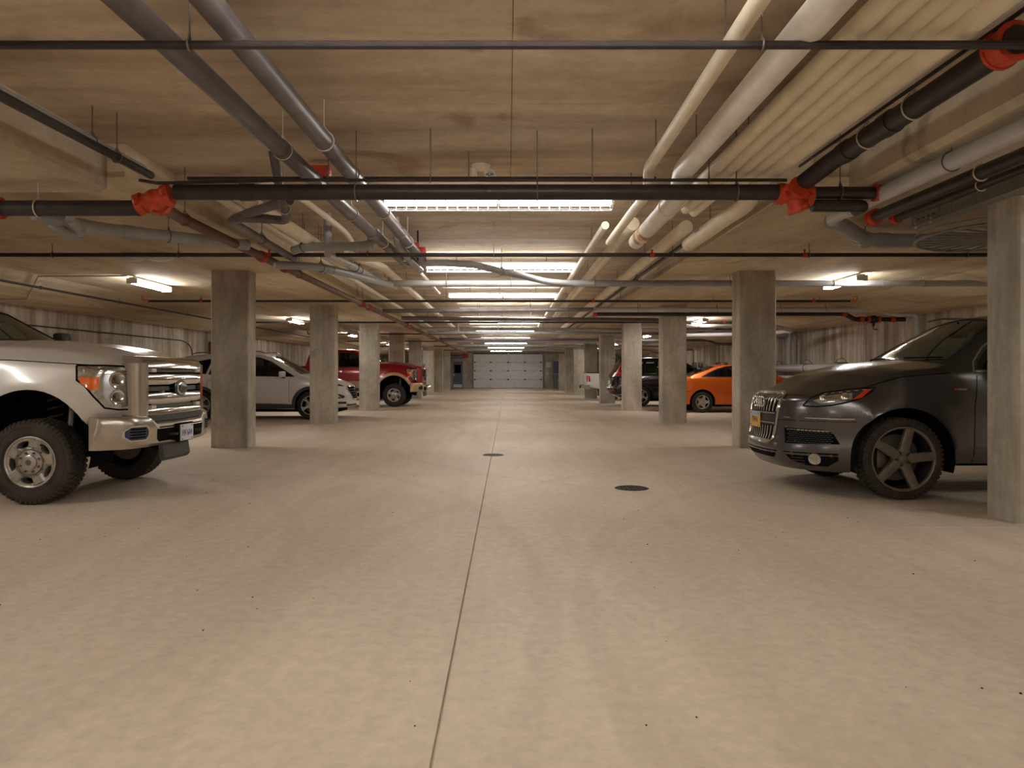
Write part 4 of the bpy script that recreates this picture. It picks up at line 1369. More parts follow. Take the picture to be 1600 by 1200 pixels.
            face.lathe([(0.0001, -0.02), (0.03, -0.02), (0.09, -0.028), (0.09, -0.06)], 24, mt)
            nl, rl, zl = 5, 0.055, -0.026
        else:                             # 'double': five pairs of slim spokes
            for k in range(5):
                for dd in (-0.16, 0.16):
                    r1 = Matrix.Rotation(2 * PI * k / 5 + dd, 4, 'Z')
                    sh = -dd * 0.24
                    face.add([(0.04, sh - 0.02, -0.03), (rr - 0.012, -0.013, -0.008), (rr - 0.012, 0.013, -0.008), (0.04, sh + 0.02, -0.03),
                              (0.04, sh - 0.02, -0.07), (rr - 0.012, -0.013, -0.05), (rr - 0.012, 0.013, -0.05), (0.04, sh + 0.02, -0.07)],
                             [(0, 1, 2, 3), (4, 7, 6, 5), (0, 4, 5, 1), (3, 2, 6, 7)], mt @ r1)
            face.lathe([(0.0001, -0.018), (0.03, -0.018), (0.075, -0.03), (0.075, -0.06)], 24, mt)
            nl, rl, zl = 5, 0.052, -0.024
        face.build('rim', M[rim], w, True, 30)
        if style in ('five_wide', 'five_hole'):
            for k in range(nl):
                a = 2 * PI * (k + 0.5) / nl
                c = Vector((rl * math.cos(a), rl * math.sin(a), zl))
                MB().cyl(mt @ c, mt @ (c + Vector((0, 0, 0.014))), 0.0115, 6).build('lug_nut', M['alloy_dark'] if style == 'five_wide' else M['disc'], w)
                if style == 'five_wide':
                    MB().torus(mt @ (c + Vector((0, 0, 0.001))), (mt.to_3x3() @ Vector((0, 0, 1))), 0.017, 0.0025, 14, 5).build('lug_seat', M['void'], w)
            MB().lathe([(0.0001, 0.022 if style == 'five_hole' else -0.014), (rr * 0.1, 0.021 if style == 'five_hole' else -0.015), (rr * 0.12, 0.016 if style == 'five_hole' else -0.021)], 24, mt).build('centre_cap', M['disc'] if style == 'five_hole' else M[rim], w)
        return w

    def interior(s, x0, x1, zf, zt, hw, seats):
        MB().bbox(x1, x0, -hw, hw, zf - 0.05, zf, 0.01).build('cabin_floor', M['interior'], s.root)
        MB().bbox(x0 - 0.12, x0 + 0.30, -hw, hw, zf + 0.35, zt, 0.04).build('dashboard', M['interior'], s.root)
        MB().torus((x0 - 0.32, 0.38, zt + 0.0), (-0.9, 0, 0.45), 0.185, 0.016).cyl((x0 - 0.30, 0.38, zt - 0.01), (x0 - 0.1, 0.38, zt - 0.08), 0.03).build('steering_wheel', M['void'], s.root)
        for sx, sy, w, mat in seats:
            mb = MB().bbox(sx - 0.25, sx + 0.27, sy - w / 2, sy + w / 2, zf + 0.05, zf + 0.34, 0.05)
            mb.add([(sx - 0.22, sy - w / 2, zf + .3), (sx - 0.10, sy - w / 2, zf + .3), (sx - 0.10, sy + w / 2, zf + .3), (sx - 0.22, sy + w / 2, zf + .3),
                    (sx - 0.38, sy - w * .42, zf + .92), (sx - 0.28, sy - w * .42, zf + .92), (sx - 0.28, sy + w * .42, zf + .92), (sx - 0.38, sy + w * .42, zf + .92)],
                   [(0, 3, 2, 1), (4, 5, 6, 7), (0, 1, 5, 4), (1, 2, 6, 5), (2, 3, 7, 6), (3, 0, 4, 7)])
            st = mb.build('seat', M[mat], s.root)
            for hy in ((sy,) if w < 0.8 else (sy - 0.35, sy + 0.35)):
                MB().bbox(sx - 0.42, sx - 0.32, hy - 0.13, hy + 0.13, zf + .96, zf + 1.13, 0.03).cyl((sx - 0.36, hy, zf + .9), (sx - 0.37, hy, zf + .98), 0.01).build('headrest', M[mat], st)

    def mirror(s, x, y, z, sx=0.12, sy=0.24, sz=0.17, mat=None, armz=-0.08):
        for sg in (1, -1):
            mb = MB().bbox(x - sx / 2, x + sx / 2, sg * (y + sy) if sg < 0 else y, y + sy if sg > 0 else -y, z - sz / 2, z + sz / 2, min(sx, sz) * 0.3)
            o = mb.build('mirror', mat or s.mat, s.root)
            MB().bbox(x - 0.03, x + 0.03, min(sg * (y - 0.08), sg * (y + 0.06)), max(sg * (y - 0.08), sg * (y + 0.06)), z + armz - 0.015, z + armz + 0.025, 0.01).build('mirror_arm', M['black_plastic'], o)
            MB().box(x - sx / 2 - 0.004, x - sx / 2, min(sg * (y + 0.02), sg * (y + sy - 0.02)), max(sg * (y + 0.02), sg * (y + sy - 0.02)), z - sz / 2 + 0.02, z + sz / 2 - 0.02).build('mirror_glass', M['chrome'], o)


def sweep_y(prof, ys_, plan):
    """closed (dx, z) profile swept across the car along plan(y) -> x; prof may be a function of y"""
    mb = MB()
    vs, fs = [], []
    n = None
    for y in ys_:
        pr = prof(y) if callable(prof) else prof
        n = len(pr)
        for dx, z in pr:
            vs.append((plan(y) + dx, y, z))
    for i in range(len(ys_) - 1):
        for k in range(n):
            l = (k + 1) % n
            fs.append((i * n + k, (i + 1) * n + k, (i + 1) * n + l, i * n + l))
    fs.append(tuple(range(n)))
    fs.append(tuple(range(len(ys_) * n - 1, (len(ys_) - 1) * n - 1, -1)))
    return mb.add(vs, fs)


def bvh_of(o):
    return BVHTree.FromPolygons([v.co.copy() for v in o.data.vertices], [tuple(p.vertices) for p in o.data.polygons])


def front_text(txt, size, x, y, z, mat, parent, name='lettering', squash=1.0, nx=1, depth=0.002):
    mt = Matrix.Translation((x, y, z)) @ Matrix.Rotation(PI / 2, 4, 'Z') @ Matrix.Rotation(PI / 2, 4, 'X')
    return text_obj(txt, size, depth, mat, name, parent, mt, squash)


def plate(car, x, y, z, w, h, top, bottom, text, tmat, holder=None, small=None):
    p = MB().bbox(x - 0.004, x + 0.004, y - w / 2, y + w / 2, z - h / 2, z + h / 2, 0.003).build('license_plate', bottom, car.root)
    if top:
        MB().box(x + 0.004, x + 0.0055, y - w / 2 + .004, y + w / 2 - .004, z + h * 0.22, z + h / 2 - .004).build('plate_band', top, p, False)
    front_text(text, h * 0.52, x + 0.0055, y, z - h * 0.04, tmat, p, 'plate_number', 0.85, depth=0.001)
    if small:
        front_text(small, h * 0.16, x + 0.0065, y, z + h * 0.36, tmat, p, 'plate_title', 1.0, depth=0.001)
    for sy in (-0.38, 0.38):
        for sz in (-0.4, 0.4):
            MB().cyl((x + .003, y + sy * w, z + sz * h), (x + .009, y + sy * w, z + sz * h), 0.006, 8).build('plate_screw', M['void'], p)
    return p


# ================================================================ heavy-duty pickups
def heavy_pickup(name, label, pos, rz, sc, mat, white):
    side = [(0, 0.93), (0.15, 0.965), (0.5, 1.0), (0.85, 0.985), (1.0, 0.955)]
    R, RA, za = 0.392, 0.555, 0.50
    T = dict(xf=0.90, xr=-5.28, nx=110, vs=0.6,
             lo=[(-5.3, 0.62), (-0.62, 0.50), (-0.5, 0.52), (0.5, 0.62), (0.9, 0.84)],
             sh=[(-5.3, 1.28), (-2.9, 1.28), (-0.75, 1.29), (-0.3, 1.33), (0.5, 1.285), (0.9, 1.24)],
             top=[(-5.3, 1.36), (-2.98, 1.36), (-2.93, 1.80), (-2.75, 1.94), (-2.0, 1.98), (-1.35, 1.95), (-0.98, 1.74), (-0.52, 1.50), (-0.4, 1.515), (0.1, 1.50), (0.55, 1.43), (0.82, 1.355), (0.9, 1.30)],
             crown=[(-5.3, 0.03), (-2.9, 0.05), (-1.2, 0.05), (-0.5, 0.06), (0.3, 0.06), (0.9, 0.02)],
             w=[(-5.3, 0.96), (-1.0, 0.975), (-0.3, 0.965), (0.3, 0.96), (0.62, 0.955), (0.9, 0.94)],
             tumble=[(-5.3, 0.2), (-3.0, 0.2), (-2.5, 0.26), (-1.0, 0.30), (-0.5, 0.6), (0.3, 1.2), (0.9, 1.6)],
             side=side, Lf=0.55, Lr=0.2, fz=[(0.6, 0.02), (0.9, 0.0), (1.25, 0.02), (1.35, 0.10)], fy=0.30, fp=3.2, rz=[(0, 0), (2, 0)], ry=0.02, rp=4,
             flare=[(0, za, RA, 0.035), (-3.95, za, RA, 0.03)], smooth=2,
             topfn=[lambda x, y: 0.035 * ease((x + 0.6) / 0.3) * ease((0.95 - x) / 0.4) * (ease((0.62 - abs(y)) / 0.12)) * (1 - 0.6 * ease((0.35 - abs(y)) / 0.15))])
    c = Car(name, label, 'pickup truck', pos, rz, sc, mat, T)
    c.arch(0, za, RA, 0.6, 0.965, 0.55)
    c.arch(-3.95, za, RA, 0.6, 0.965, 0.55)
    win_f = [(-0.93, 1.335), (-0.98, 1.42), (-1.30, 1.76), (-1.40, 1.80), (-1.86, 1.83), (-1.88, 1.335)]
    win_r = [(-1.98, 1.335), (-1.96, 1.83), (-2.60, 1.83), (-2.72, 1.76), (-2.80, 1.335)]
    wsh = [(-0.62, -0.74), (-0.60, 0), (-0.62, 0.74), (-1.26, 0.63), (-1.28, 0), (-1.26, -0.63)]
    for w in (win_f, win_r):
        c.side_cut(w)
    c.cut(wsh, 'z', lambda n, p: n.z > 0.15 and p.z > 1.3)
    body = c.finish()
    for w in (win_f, win_r):
        c.patch([(a, 0.9, b) for a, b in w], (0, 1, 0), 'side_window', M['glass_dark'], off=-0.006, skirt=0, both=True)
        c.seam([(a, 0.9, b) for a, b in w], (0, 1, 0.0), 'window_rubber', 0.022, M['black_plastic'], loop=True, off=0.003)
    c.patch([(a, b, 2) for a, b in wsh], (0, 0, 1), 'windshield', M['glass'], off=-0.006, skirt=0, grid=0.08)
    c.seam([(a, b, 2) for a, b in wsh], (0, 0, 1), 'windshield_rubber', 0.03, M['black_plastic'], both=False, loop=True, off=0.003)
    c.interior(-0.9, -2.9, 0.75, 1.36, 0.80, [(-1.6, 0.38, 0.5, 'interior'), (-1.6, -0.38, 0.5, 'interior'), (-2.5, 0.0, 1.4, 'interior')])
    MB().bbox(-1.28, -1.24, -0.13, 0.13, 1.66, 1.74, 0.012).cyl((-1.26, 0, 1.74), (-1.26, 0, 1.84), 0.01).build('rear_view_mirror', M['void'], c.root)
    # shut lines
    c.seam([(-0.62, 0.9, 0.60), (-0.62, 0.9, 1.0), (-0.70, 0.9, 1.33)], (0, 1, 0))
    c.seam([(-1.93, 0.9, 0.60), (-1.93, 0.9, 1.33)], (0, 1, 0))
    c.seam([(-2.90, 0.9, 0.60), (-2.90, 0.9, 1.33)], (0, 1, 0))
    c.seam([(-0.66, 0.9, 1.335), (-0.2, 0.9, 1.325), (0.45, 0.9, 1.285), (0.80, 0.9, 1.27)], (0, 1, 0.0), 'hood_seam', 0.009)
    for xx in (-1.82, -2.78):
        for sg in (1, -1):
            MB().bbox(xx - 0.09, xx + 0.09, sg * 0.975 - 0.02, sg * 0.975 + 0.02, 1.17, 1.20, 0.008).build('door_handle', M['chrome'], c.root)
    c.mirror(-0.92, 0.98, 1.56, 0.12, 0.20, 0.24, M['black_plastic'])
    c.patch([(-0.66, 0.97, 0.55), (-2.95, 0.97, 0.60), (-2.95, 0.97, 0.66), (-0.66, 0.97, 0.62)], (0, 1, 0), 'sill_trim', M['grey_plastic'], off=0.012, both=True)
    if not white:
        c.patch([(-0.62, 0.97, 0.60), (-3.35, 0.97, 0.64), (-3.35, 0.97, 0.86), (-0.60, 0.97, 0.86)], (0, 1, 0), 'lower_panel', M['paint_tan'], off=0.006, both=True, skirt=0.006)
        for ax in (0, -3.95):
            n = 18
            o_ = [(ax + (RA + 0.10) * math.cos(PI * k / n - 0.05), 0.97, za + (RA + 0.10) * math.sin(PI * k / n - 0.05)) for k in range(n + 1)]
            i_ = [(ax + (RA + 0.002) * math.cos(PI * k / n - 0.05), 0.97, za + (RA + 0.002) * math.sin(PI * k / n - 0.05)) for k in range(n, -1, -1)]
            for k in range(0, n, 3):
                seg = o_[k:k + 4] + i_[n - k - 3:n - k + 1]
                c.patch(seg, (0, 1, 0), 'fender_flare', M['paint_tan'], off=0.02, both=True, skirt=0.03)
    # bumper: chrome beam wrapped round the corners
    def plan(y):
        a = abs(y)
        return 1.00 - 0.10 * (a / 0.8) ** 2 - (0.20 * ((a - 0.80) / 0.19) ** 1.7 if a > 0.80 else 0)

    def prof(y):
        a = abs(y)
        zt = 0.735 + 0.065 * ease((a - 0.50) / 0.12)
        zb = 0.50 + 0.0 * a
        return [(-0.10, zt), (-0.03, zt), (0.0, zt - 0.025), (0.012, zt - 0.07), (0.004, 0.66), (0.0, zb + 0.03), (-0.03, zb), (-0.10, zb)]
    ysb = [-0.985, -0.975, -0.955, -0.93, -0.9, -0.86, -0.8, -0.72, -0.64, -0.6, -0.56, -0.52, -0.48, -0.4, -0.25, -0.1]
    ysb = ysb + [0.1] + [-q for q in ysb[:-1]][::-1]
    bmat = M['chrome_dull'] if white else M['paint_tan']
    bp = sweep_y(prof, ysb, plan).build('front_bumper', bmat, c.root)
    bv = bvh_of(bp)
    sweep_y([(-0.09, 0.74), (-0.02, 0.74), (-0.02, 0.80), (-0.09, 0.80)], [-0.6 + 0.1 * k for k in range(13)], plan).build('bumper_pad', M['grey_plastic'], c.root)

    def octo(y0, y1, z0, z1, k=0.03):
        return [(1, y0 + k, z0), (1, y1 - k, z0), (1, y1, z0 + k), (1, y1, z1 - k), (1, y1 - k, z1), (1, y0 + k, z1), (1, y0, z1 - k), (1, y0, z0 + k)]
    for sg in (1, -1):
        a, b = (0.655, 0.885) if sg > 0 else (-0.885, -0.655)
        rim_ = c.patch(octo(a - 0.012, b + 0.012, 0.568, 0.712, 0.04), (1, 0, 0), 'fog_bezel', M['chrome'], off=0.006, bvh=bv, parent=bp, skirt=0.006)
        fo = c.patch(octo(a, b, 0.58, 0.70, 0.035), (1, 0, 0), 'fog_insert', M['badge_blue'], off=0.008, bvh=bv, parent=bp, skirt=0.006)[0]
        for k in range(4):
            zz = 0.598 + 0.026 * k
            c.patch([(1, a + 0.03, zz), (1, b - 0.05, zz), (1, b - 0.05, zz + 0.012), (1, a + 0.03, zz + 0.012)], (1, 0, 0), 'fog_slat', M['void'], off=0.016, bvh=bv, parent=bp, skirt=0.01)
    c.patch(octo(-0.52, 0.52, 0.54, 0.685, 0.03), (1, 0, 0), 'centre_intake', M['void'], off=0.004, bvh=bv, parent=bp, skirt=0.006)
    for sg in (1, -1):
        MB().tube([(0.93, sg * 0.33, 0.60), (1.03, sg * 0.33, 0.60), (1.05, sg * 0.27, 0.60), (0.95, sg * 0.25, 0.60)], 0.014, 10).build('tow_hook', M['iron'], bp)
    # air dam
    sweep_y([(-0.06, 0.50), (-0.02, 0.50), (0.0, 0.37), (-0.03, 0.34), (-0.05, 0.36)], [-0.40, -0.3, -0.2, 0.0, 0.14], plan).build('air_dam', M['grey_plastic'], c.root)
    # grille shell
    G = MB()
    gx = 0.955

    def gplan(y):
        return gx - 0.05 * (abs(y) / 0.6) ** 2
    ysg = [-0.66 + 1.32 * k / 16 for k in range(17)]
    fmat = M['chrome'] if white else M['paint_red']
    ysi = [-0.612 + 1.224 * k / 14 for k in range(15)]
    top_ = sweep_y([(-0.20, 1.375), (-0.10, 1.372), (-0.03, 1.345), (0.005, 1.30), (0.01, 1.255), (-0.03, 1.25), (-0.2, 1.25)], ysg, gplan)
    gs = top_.build('grille_surround', fmat, c.root)
    sweep_y([(-0.12, 0.86), (0.0, 0.86), (0.012, 0.84), (0.01, 0.80), (-0.02, 0.78), (-0.12, 0.78)], ysg, gplan).build('grille_lower_rail', fmat, c.root)
    for sg in (1, -1):
        p = [(0.60, 0.0), (0.65, 0.004), (0.675, -0.02), (0.70, -0.06), (0.715, -0.2), (0.60, -0.2)]
        mb = MB()
        vs = []
        for z in (0.79, 0.84, 1.0, 1.2, 1.30):
            for yy, dx in p:
                vs.append((gplan(0.62) + 0.012 + dx, sg * yy, z))
        fs = [(i * 6 + k, i * 6 + (k + 1) % 6, i * 6 + 6 + (k + 1) % 6, i * 6 + 6 + k) for i in range(4) for k in range(6)]
        mb.add(vs, fs + [tuple(range(6)), tuple(range(24, 30))]).build('grille_side_post', fmat, c.root)
    sweep_y([(-0.09, 0.84), (-0.06, 0.84), (-0.06, 1.26), (-0.09, 1.26)], ysi, gplan).build('grille_backing', M['void'], c.root)
    if white:
        for z0, z1 in ((1.085, 1.205), (0.90, 1.02)):
            sweep_y([(-0.06, z0), (-0.005, z0 + 0.008), (0.008, z0 + 0.03), (0.008, z1 - 0.03), (-0.005, z1 - 0.008), (-0.06, z1)], ysi, gplan).build('grille_bar', M['chrome'], c.root)
        for z0, z1 in ((1.215, 1.25), (1.03, 1.075), (0.862, 0.89)):
            mb = MB()
            k = 0
            for q in range(58):
                yy = -0.56 + 1.12 * q / 57
                if z0 == 1.03 and abs(yy) < 0.15:
                    continue
                mb.box(gplan(yy) - 0.055, gplan(yy) - 0.035, yy - 0.003, yy + 0.003, z0, z1)
            mb.build('grille_mesh', M['galv'], c.root, False)['kind'] = 'stuff'
            sweep_y([(-0.05, (z0 + z1) / 2 - 0.003), (-0.03, (z0 + z1) / 2 - 0.003), (-0.03, (z0 + z1) / 2 + 0.003), (-0.05, (z0 + z1) / 2 + 0.003)], ysg[2:-2], gplan).build('mesh_bar', M['galv'], c.root, False)
        for z in (1.232, 0.876):
            for sg in (1, -1):
                MB().bbox(gx - 0.07, gx - 0.028, sg * 0.51 - 0.05, sg * 0.51 + 0.05, z - 0.018, z + 0.018, 0.006).build('mesh_end_block', M['pale_strap'], c.root)
    else:
        for k in range(6):
            z0 = 0.875 + 0.064 * k
            sweep_y([(-0.06, z0), (0.035, z0 + 0.006), (0.035, z0 + 0.03), (-0.06, z0 + 0.036)], ysi, gplan).build('grille_bar', M['chrome'], c.root)
        MB().tube([(0.82, -0.35, 1.37), (0.95, -0.3, 1.44), (0.95, 0.3, 1.44), (0.82, 0.35, 1.37)], 0.02, 10).build('hood_guard', M['chrome'], c.root)
        MB().bbox(0.95, 1.12, -0.3, -0.2, 0.52, 0.72, 0.02).bbox(0.95, 1.12, 0.2, 0.3, 0.52, 0.72, 0.02).build('bumper_guard', M['chrome'], c.root)
    # oval badge
    bd_ = MB().sphere((gx + 0.004, 0, 1.053), 0.085, 26, (0.28, 1.7, 1.0)).build('badge_back', M['lamp_dark'], c.root)
    MB().sphere((gx + 0.014, 0, 1.053), 0.070, 26, (0.28, 1.7, 1.0)).build('badge_rim', M['chrome'], bd_)
    MB().sphere((gx + 0.019, 0, 1.053), 0.060, 26, (0.28, 1.72, 1.0)).build('badge_oval', M['badge_blue'], bd_)
    tx = front_text('Ford', 0.082, gx + 0.0375, 0, 1.053, M['chrome'], bd_, 'badge_script', 1.05, depth=0.002)
    # headlights
    for sg in (1, -1):
        hl = [(0.44, 0.95, 1.275), (0.66, 0.90, 1.275), (0.90, 0.68, 1.262), (0.92, 0.68, 0.865), (0.78, 0.85, 0.865), (0.68, 0.92, 0.885), (0.58, 0.94, 0.99), (0.50, 0.95, 1.09), (0.44, 0.96, 1.14)]
        hl = [(a, sg * b, z) for a, b, z in hl]
        d = (1, sg * 1.1, 0)
        h = c.patch(hl, d, 'headlight', M['reflector'], off=0.004, grid=0.03, skirt=0.02)[0]
        c.seam(hl, d, 'headlight_gap', 0.016, M['void'], both=False, loop=True, off=0.007, parent=h)
        am = [(0.45, 0.96, 1.17), (0.62, 0.92, 1.17), (0.62, 0.92, 1.05), (0.54, 0.945, 1.05), (0.47, 0.96, 1.11)]
        c.patch([(a, sg * b, z) for a, b, z in am], d, 'turn_signal', M['amber'], off=0.010, grid=0.04, skirt=0.008, parent=h)
        # stacked reflector bowls
        q0, nrm, _, _ = c.bvh.ray_cast(Vector((0.78, sg * 0.82, 1.12)) + Vector(d).normalized() * 5, -Vector(d).normalized())
        for zz, rr in ((1.14, 0.075), (0.98, 0.07)):
            q, nr, _, _ = c.bvh.ray_cast(Vector((0.77, sg * 0.85, zz)) + Vector(d).normalized() * 5, -Vector(d).normalized())
            if q:
                mt = Matrix.Translation(q + nr * 0.002) @ nr.to_track_quat('Z', 'Y').to_matrix().to_4x4()
                MB().lathe([(rr, 0.006), (rr * 0.96, 0.010), (rr * 0.7, 0.004), (0.0001, 0.006)], 22, mt).build('lamp_bowl', M['chrome'], h)
        for zz in (1.235, 1.205):
            st = [(0.50, 0.95, zz), (0.88, 0.71, zz - 0.008), (0.88, 0.71, zz - 0.018), (0.50, 0.95, zz - 0.010)]
            c.patch([(a, sg * b, z) for a, b, z in st], d, 'lamp_rib', M['chrome'], off=0.011, grid=0.05, skirt=0.006, parent=h)
    # plate
    if white:
        plate(c, 1.035, -0.03, 0.60, 0.30, 0.165, None, M['plate_white'], 'HV 6A4', M['plate_blue'])
        MB().bbox(1.0, 1.03, -0.22, 0.14, 0.51, 0.70, 0.008).build('plate_holder', M['void'], c.root)
    # running gear
    MB().cyl((0.0, -0.8, 0.40), (0.0, 0.8, 0.40), 0.045, 12).sphere((0, 0.25, 0.40), 0.14, 14).build('front_axle', M['brown_rust'], c.root)
    MB().cyl((-3.95, -0.8, 0.40), (-3.95, 0.8, 0.40), 0.05, 12).sphere((-3.95, 0, 0.40), 0.16, 14).build('rear_axle', M['brown_rust'], c.root)
    for sg in (1, -1):
        MB().bbox(-5.2, 0.85, sg * 0.43 - 0.04, sg * 0.43 + 0.04, 0.56, 0.70, 0.01).build('frame_rail', M['brown_rust'], c.root)
        MB().cyl((0.16, sg * 0.62, 0.42), (0.16, sg * 0.55, 0.95), 0.03, 10).build('shock_absorber', M['galv'], c.root)
        sp = [(0.0 + 0.07 * math.cos(t * 0.8), sg * 0.55 + 0.07 * math.sin(t * 0.8), 0.48 + t * 0.0105) for t in range(48)]
        MB().tube(sp, 0.012, 6, 0.001).build('coil_spring', M['brown_rust'], c.root)
    MB().cyl((0.30, -0.7, 0.40), (0.22, 0.7, 0.46), 0.02, 8).build('tie_rod', M['brass'], c.root)
    MB().bbox(-2.5, 0.2, -0.35, 0.35, 0.50, 0.62, 0.03).build('gearbox_pan', M['brown_rust'], c.root)
    MB().bbox(-5.36, -5.26, -0.95, 0.95, 0.52, 0.72, 0.03).build('rear_bumper', M['chrome_dull'], c.root)
    MB().bbox(-5.20, -2.99, -0.80, 0.80, 1.345, 1.375, 0.01).build('bed_cover', M['black_plastic'], c.root)
    for sg in (1, -1):
        MB().bbox(-5.30, -5.27, sg * 0.88 - 0.07, sg * 0.88 + 0.07, 0.85, 1.25, 0.01).build('tail_light', M['red_lens'], c.root)
    for ax in (0, -3.95):
        for sg in (1, -1):
            c.wheel(ax, R, 0.955, R, 0.27, 0.235 if white else 0.225, 'five_hole', 'rubber' if white else 'rubber_clean', tread=white, rim='alloy', sg=sg, spin=0.75)
    return c


heavy_pickup('pickup_truck', 'dirty pearl-white heavy-duty pickup with chrome grille and amber marker, left foreground', (-4.357, 7.72, 0), 0, 1.0, M['paint_white_truck'], True)
heavy_pickup('pickup_truck', 'dark red and tan heavy-duty pickup with chrome front behind the left columns', (-4.13, 28.0, 0), 0, 1.08, M['paint_red'], False)
# ================================================================ graphite SUV, right foreground
def graphite_suv():
    T = dict(xf=1.10, xr=-4.0, nx=120, vs=0.62,
             lo=[(-4.0, 0.45), (-3.6, 0.34), (-0.6, 0.33), (0.5, 0.26), (1.1, 0.24)],
             sh=[(-4.0, 0.95), (-3.7, 1.2), (-2.0, 1.215), (-0.6, 1.21), (0.1, 1.185), (0.6, 1.10), (0.85, 1.00), (1.1, 0.90)],
             top=[(-4.0, 1.0), (-3.95, 1.25), (-3.7, 1.55), (-3.2, 1.72), (-2.2, 1.825), (-1.5, 1.84), (-1.18, 1.80), (-0.8, 1.60), (-0.42, 1.355), (-0.32, 1.335), (0.1, 1.295), (0.5, 1.225), (0.8, 1.13), (0.98, 1.04), (1.1, 0.97)],
             crown=[(-4.0, 0.03), (-1.2, 0.07), (-0.4, 0.08), (0.4, 0.07), (1.1, 0.03)],
             w=[(-4.0, 0.90), (-3.5, 0.96), (-2.0, 0.975), (0.2, 0.975), (1.1, 0.965)],
             tumble=[(-4.0, 0.4), (-3.0, 0.42), (-1.2, 0.46), (-0.5, 0.8), (0.4, 1.3), (1.1, 2.2)],
             side=[(0, 0.93), (0.12, 0.965), (0.45, 0.99), (0.75, 1.0), (1.0, 0.965)],
             Lf=1.15, Lr=0.6, fz=[(0.2, 0.17), (0.3, 0.09), (0.38, 0.02), (0.44, 0.0), (0.49, 0.01), (0.53, 0.055), (0.85, 0.065), (0.97, 0.10), (1.05, 0.16)],
             fy=0.74, fp=3.3, rz=[(0, 0.05), (0.6, 0.0), (1.2, 0.05)], ry=0.30, rp=3, smooth=2,
             flare=[(0, 0.382, 0.50, 0.032), (-3.0, 0.382, 0.50, 0.03)],
             topfn=[lambda x, y: 0.012 * ease((x + 0.5) / 0.3) * ease((0.9 - x) / 0.3) * ease((0.62 - abs(y)) / 0.08)])
    c = Car('sport_utility_car', 'graphite grey luxury SUV with four-ring badge and chrome grille, right foreground', 'car', (3.757, 7.985, 0), PI, 1.0, M['paint_grey'], T)
    R = 0.391
    for ax in (0, -3.0):
        c.arch(ax, 0.40, 0.478, 0.2, 0.975, 0.58)
    wf = [(-0.70, 1.235), (-0.73, 1.31), (-0.86, 1.44), (-1.08, 1.575), (-1.35, 1.665), (-1.72, 1.70), (-1.74, 1.245)]
    wr = [(-1.84, 1.245), (-1.82, 1.70), (-2.55, 1.695), (-2.75, 1.66), (-2.82, 1.25)]
    wq = [(-2.92, 1.26), (-2.85, 1.64), (-3.25, 1.55), (-3.52, 1.38), (-3.5, 1.28)]
    ws = [(-0.44, -0.80), (-0.38, -0.4), (-0.36, 0), (-0.38, 0.4), (-0.44, 0.80), (-1.10, 0.64), (-1.16, 0), (-1.10, -0.64)]
    for w in (wf, wr, wq):
        c.side_cut(w)
    c.cut(ws, 'z', lambda n, p: n.z > 0.1 and p.z > 1.25 and p.x > -1.25)
    c.finish()
    for w in (wf, wr, wq):
        c.patch([(a, 0.9, b) for a, b in w], (0, 1, 0), 'side_window', M['glass_dark'], off=-0.005, skirt=0, both=True)
        c.seam([(a, 0.9, b) for a, b in w], (0, 1, 0), 'window_rubber', 0.02, M['black_plastic'], loop=True, off=0.002)
    out = [(-3.56, 1.26), (-2.0, 1.232), (-0.67, 1.222), (-0.70, 1.31), (-0.84, 1.455), (-1.07, 1.60), (-1.35, 1.692), (-1.9, 1.73), (-2.6, 1.725), (-3.3, 1.57), (-3.56, 1.38)]
    c.seam([(a, 0.9, b) for a, b in out], (0, 1, 0), 'chrome_surround', 0.018, M['chrome_dull'], loop=True, off=0.006)
    c.patch([(a, b, 2) for a, b in ws], (0, 0, 1), 'windshield', M['glass'], off=-0.005, skirt=0, grid=0.07)
    c.seam([(a, b, 2) for a, b in ws], (0, 0, 1), 'windshield_rubber', 0.022, M['black_plastic'], both=False, loop=True, off=0.003)
    c.interior(-0.95, -3.2, 0.42, 1.16, 0.80, [(-1.75, 0.38, 0.5, 'interior'), (-1.75, -0.38, 0.5, 'interior'), (-2.65, 0, 1.3, 'interior')])
    MB().bbox(-1.12, -1.06, -0.12, 0.12, 1.58, 1.66, 0.015).cyl((-1.08, 0, 1.64), (-1.10, 0, 1.75), 0.02).build('rear_view_mirror', M['void'], c.root)
    c.mirror(-0.92, 0.95, 1.30, 0.14, 0.24, 0.17, M['paint_grey'])
    for sg in (1, -1):
        p = [c.bvh.ray_cast(Vector((x, sg * y, 3)), Vector((0, 0, -1)))[0] + Vector((0, 0, 0.012)) for x, y in ((-0.40, 0.20), (-0.44, 0.45), (-0.50, 0.72))]
        MB().tube(p, 0.008, 6).build('wiper', M['void'], c.root)
    # shut lines
    c.seam([(-0.67, 0.95, 0.36), (-0.66, 0.95, 0.9), (-0.70, 0.95, 1.215)], (0, 1, 0))
    c.seam([(-1.79, 0.95, 0.36), (-1.79, 0.95, 1.215)], (0, 1, 0))
    c.seam([(-2.60, 0.95, 0.86), (-2.87, 0.95, 1.215)], (0, 1, 0))
    c.seam([(-0.66, 0.95, 0.50), (-2.45, 0.95, 0.52)], (0, 1, 0), 'sill_crease', 0.012, M['grey_plastic'])
    c.seam([(-0.45, 0.93, 1.205), (0.0, 0.93, 1.165), (0.35, 0.90, 1.095), (0.47, 0.88, 1.07)], (0, 1, 0.6), 'hood_seam', 0.008)
    c.seam([(0.95, 0.40, 0.99), (0.84, 0.52, 0.985), (0.79, 0.58, 0.99)], (1, 0.8, 0.3), 'hood_seam', 0.008)
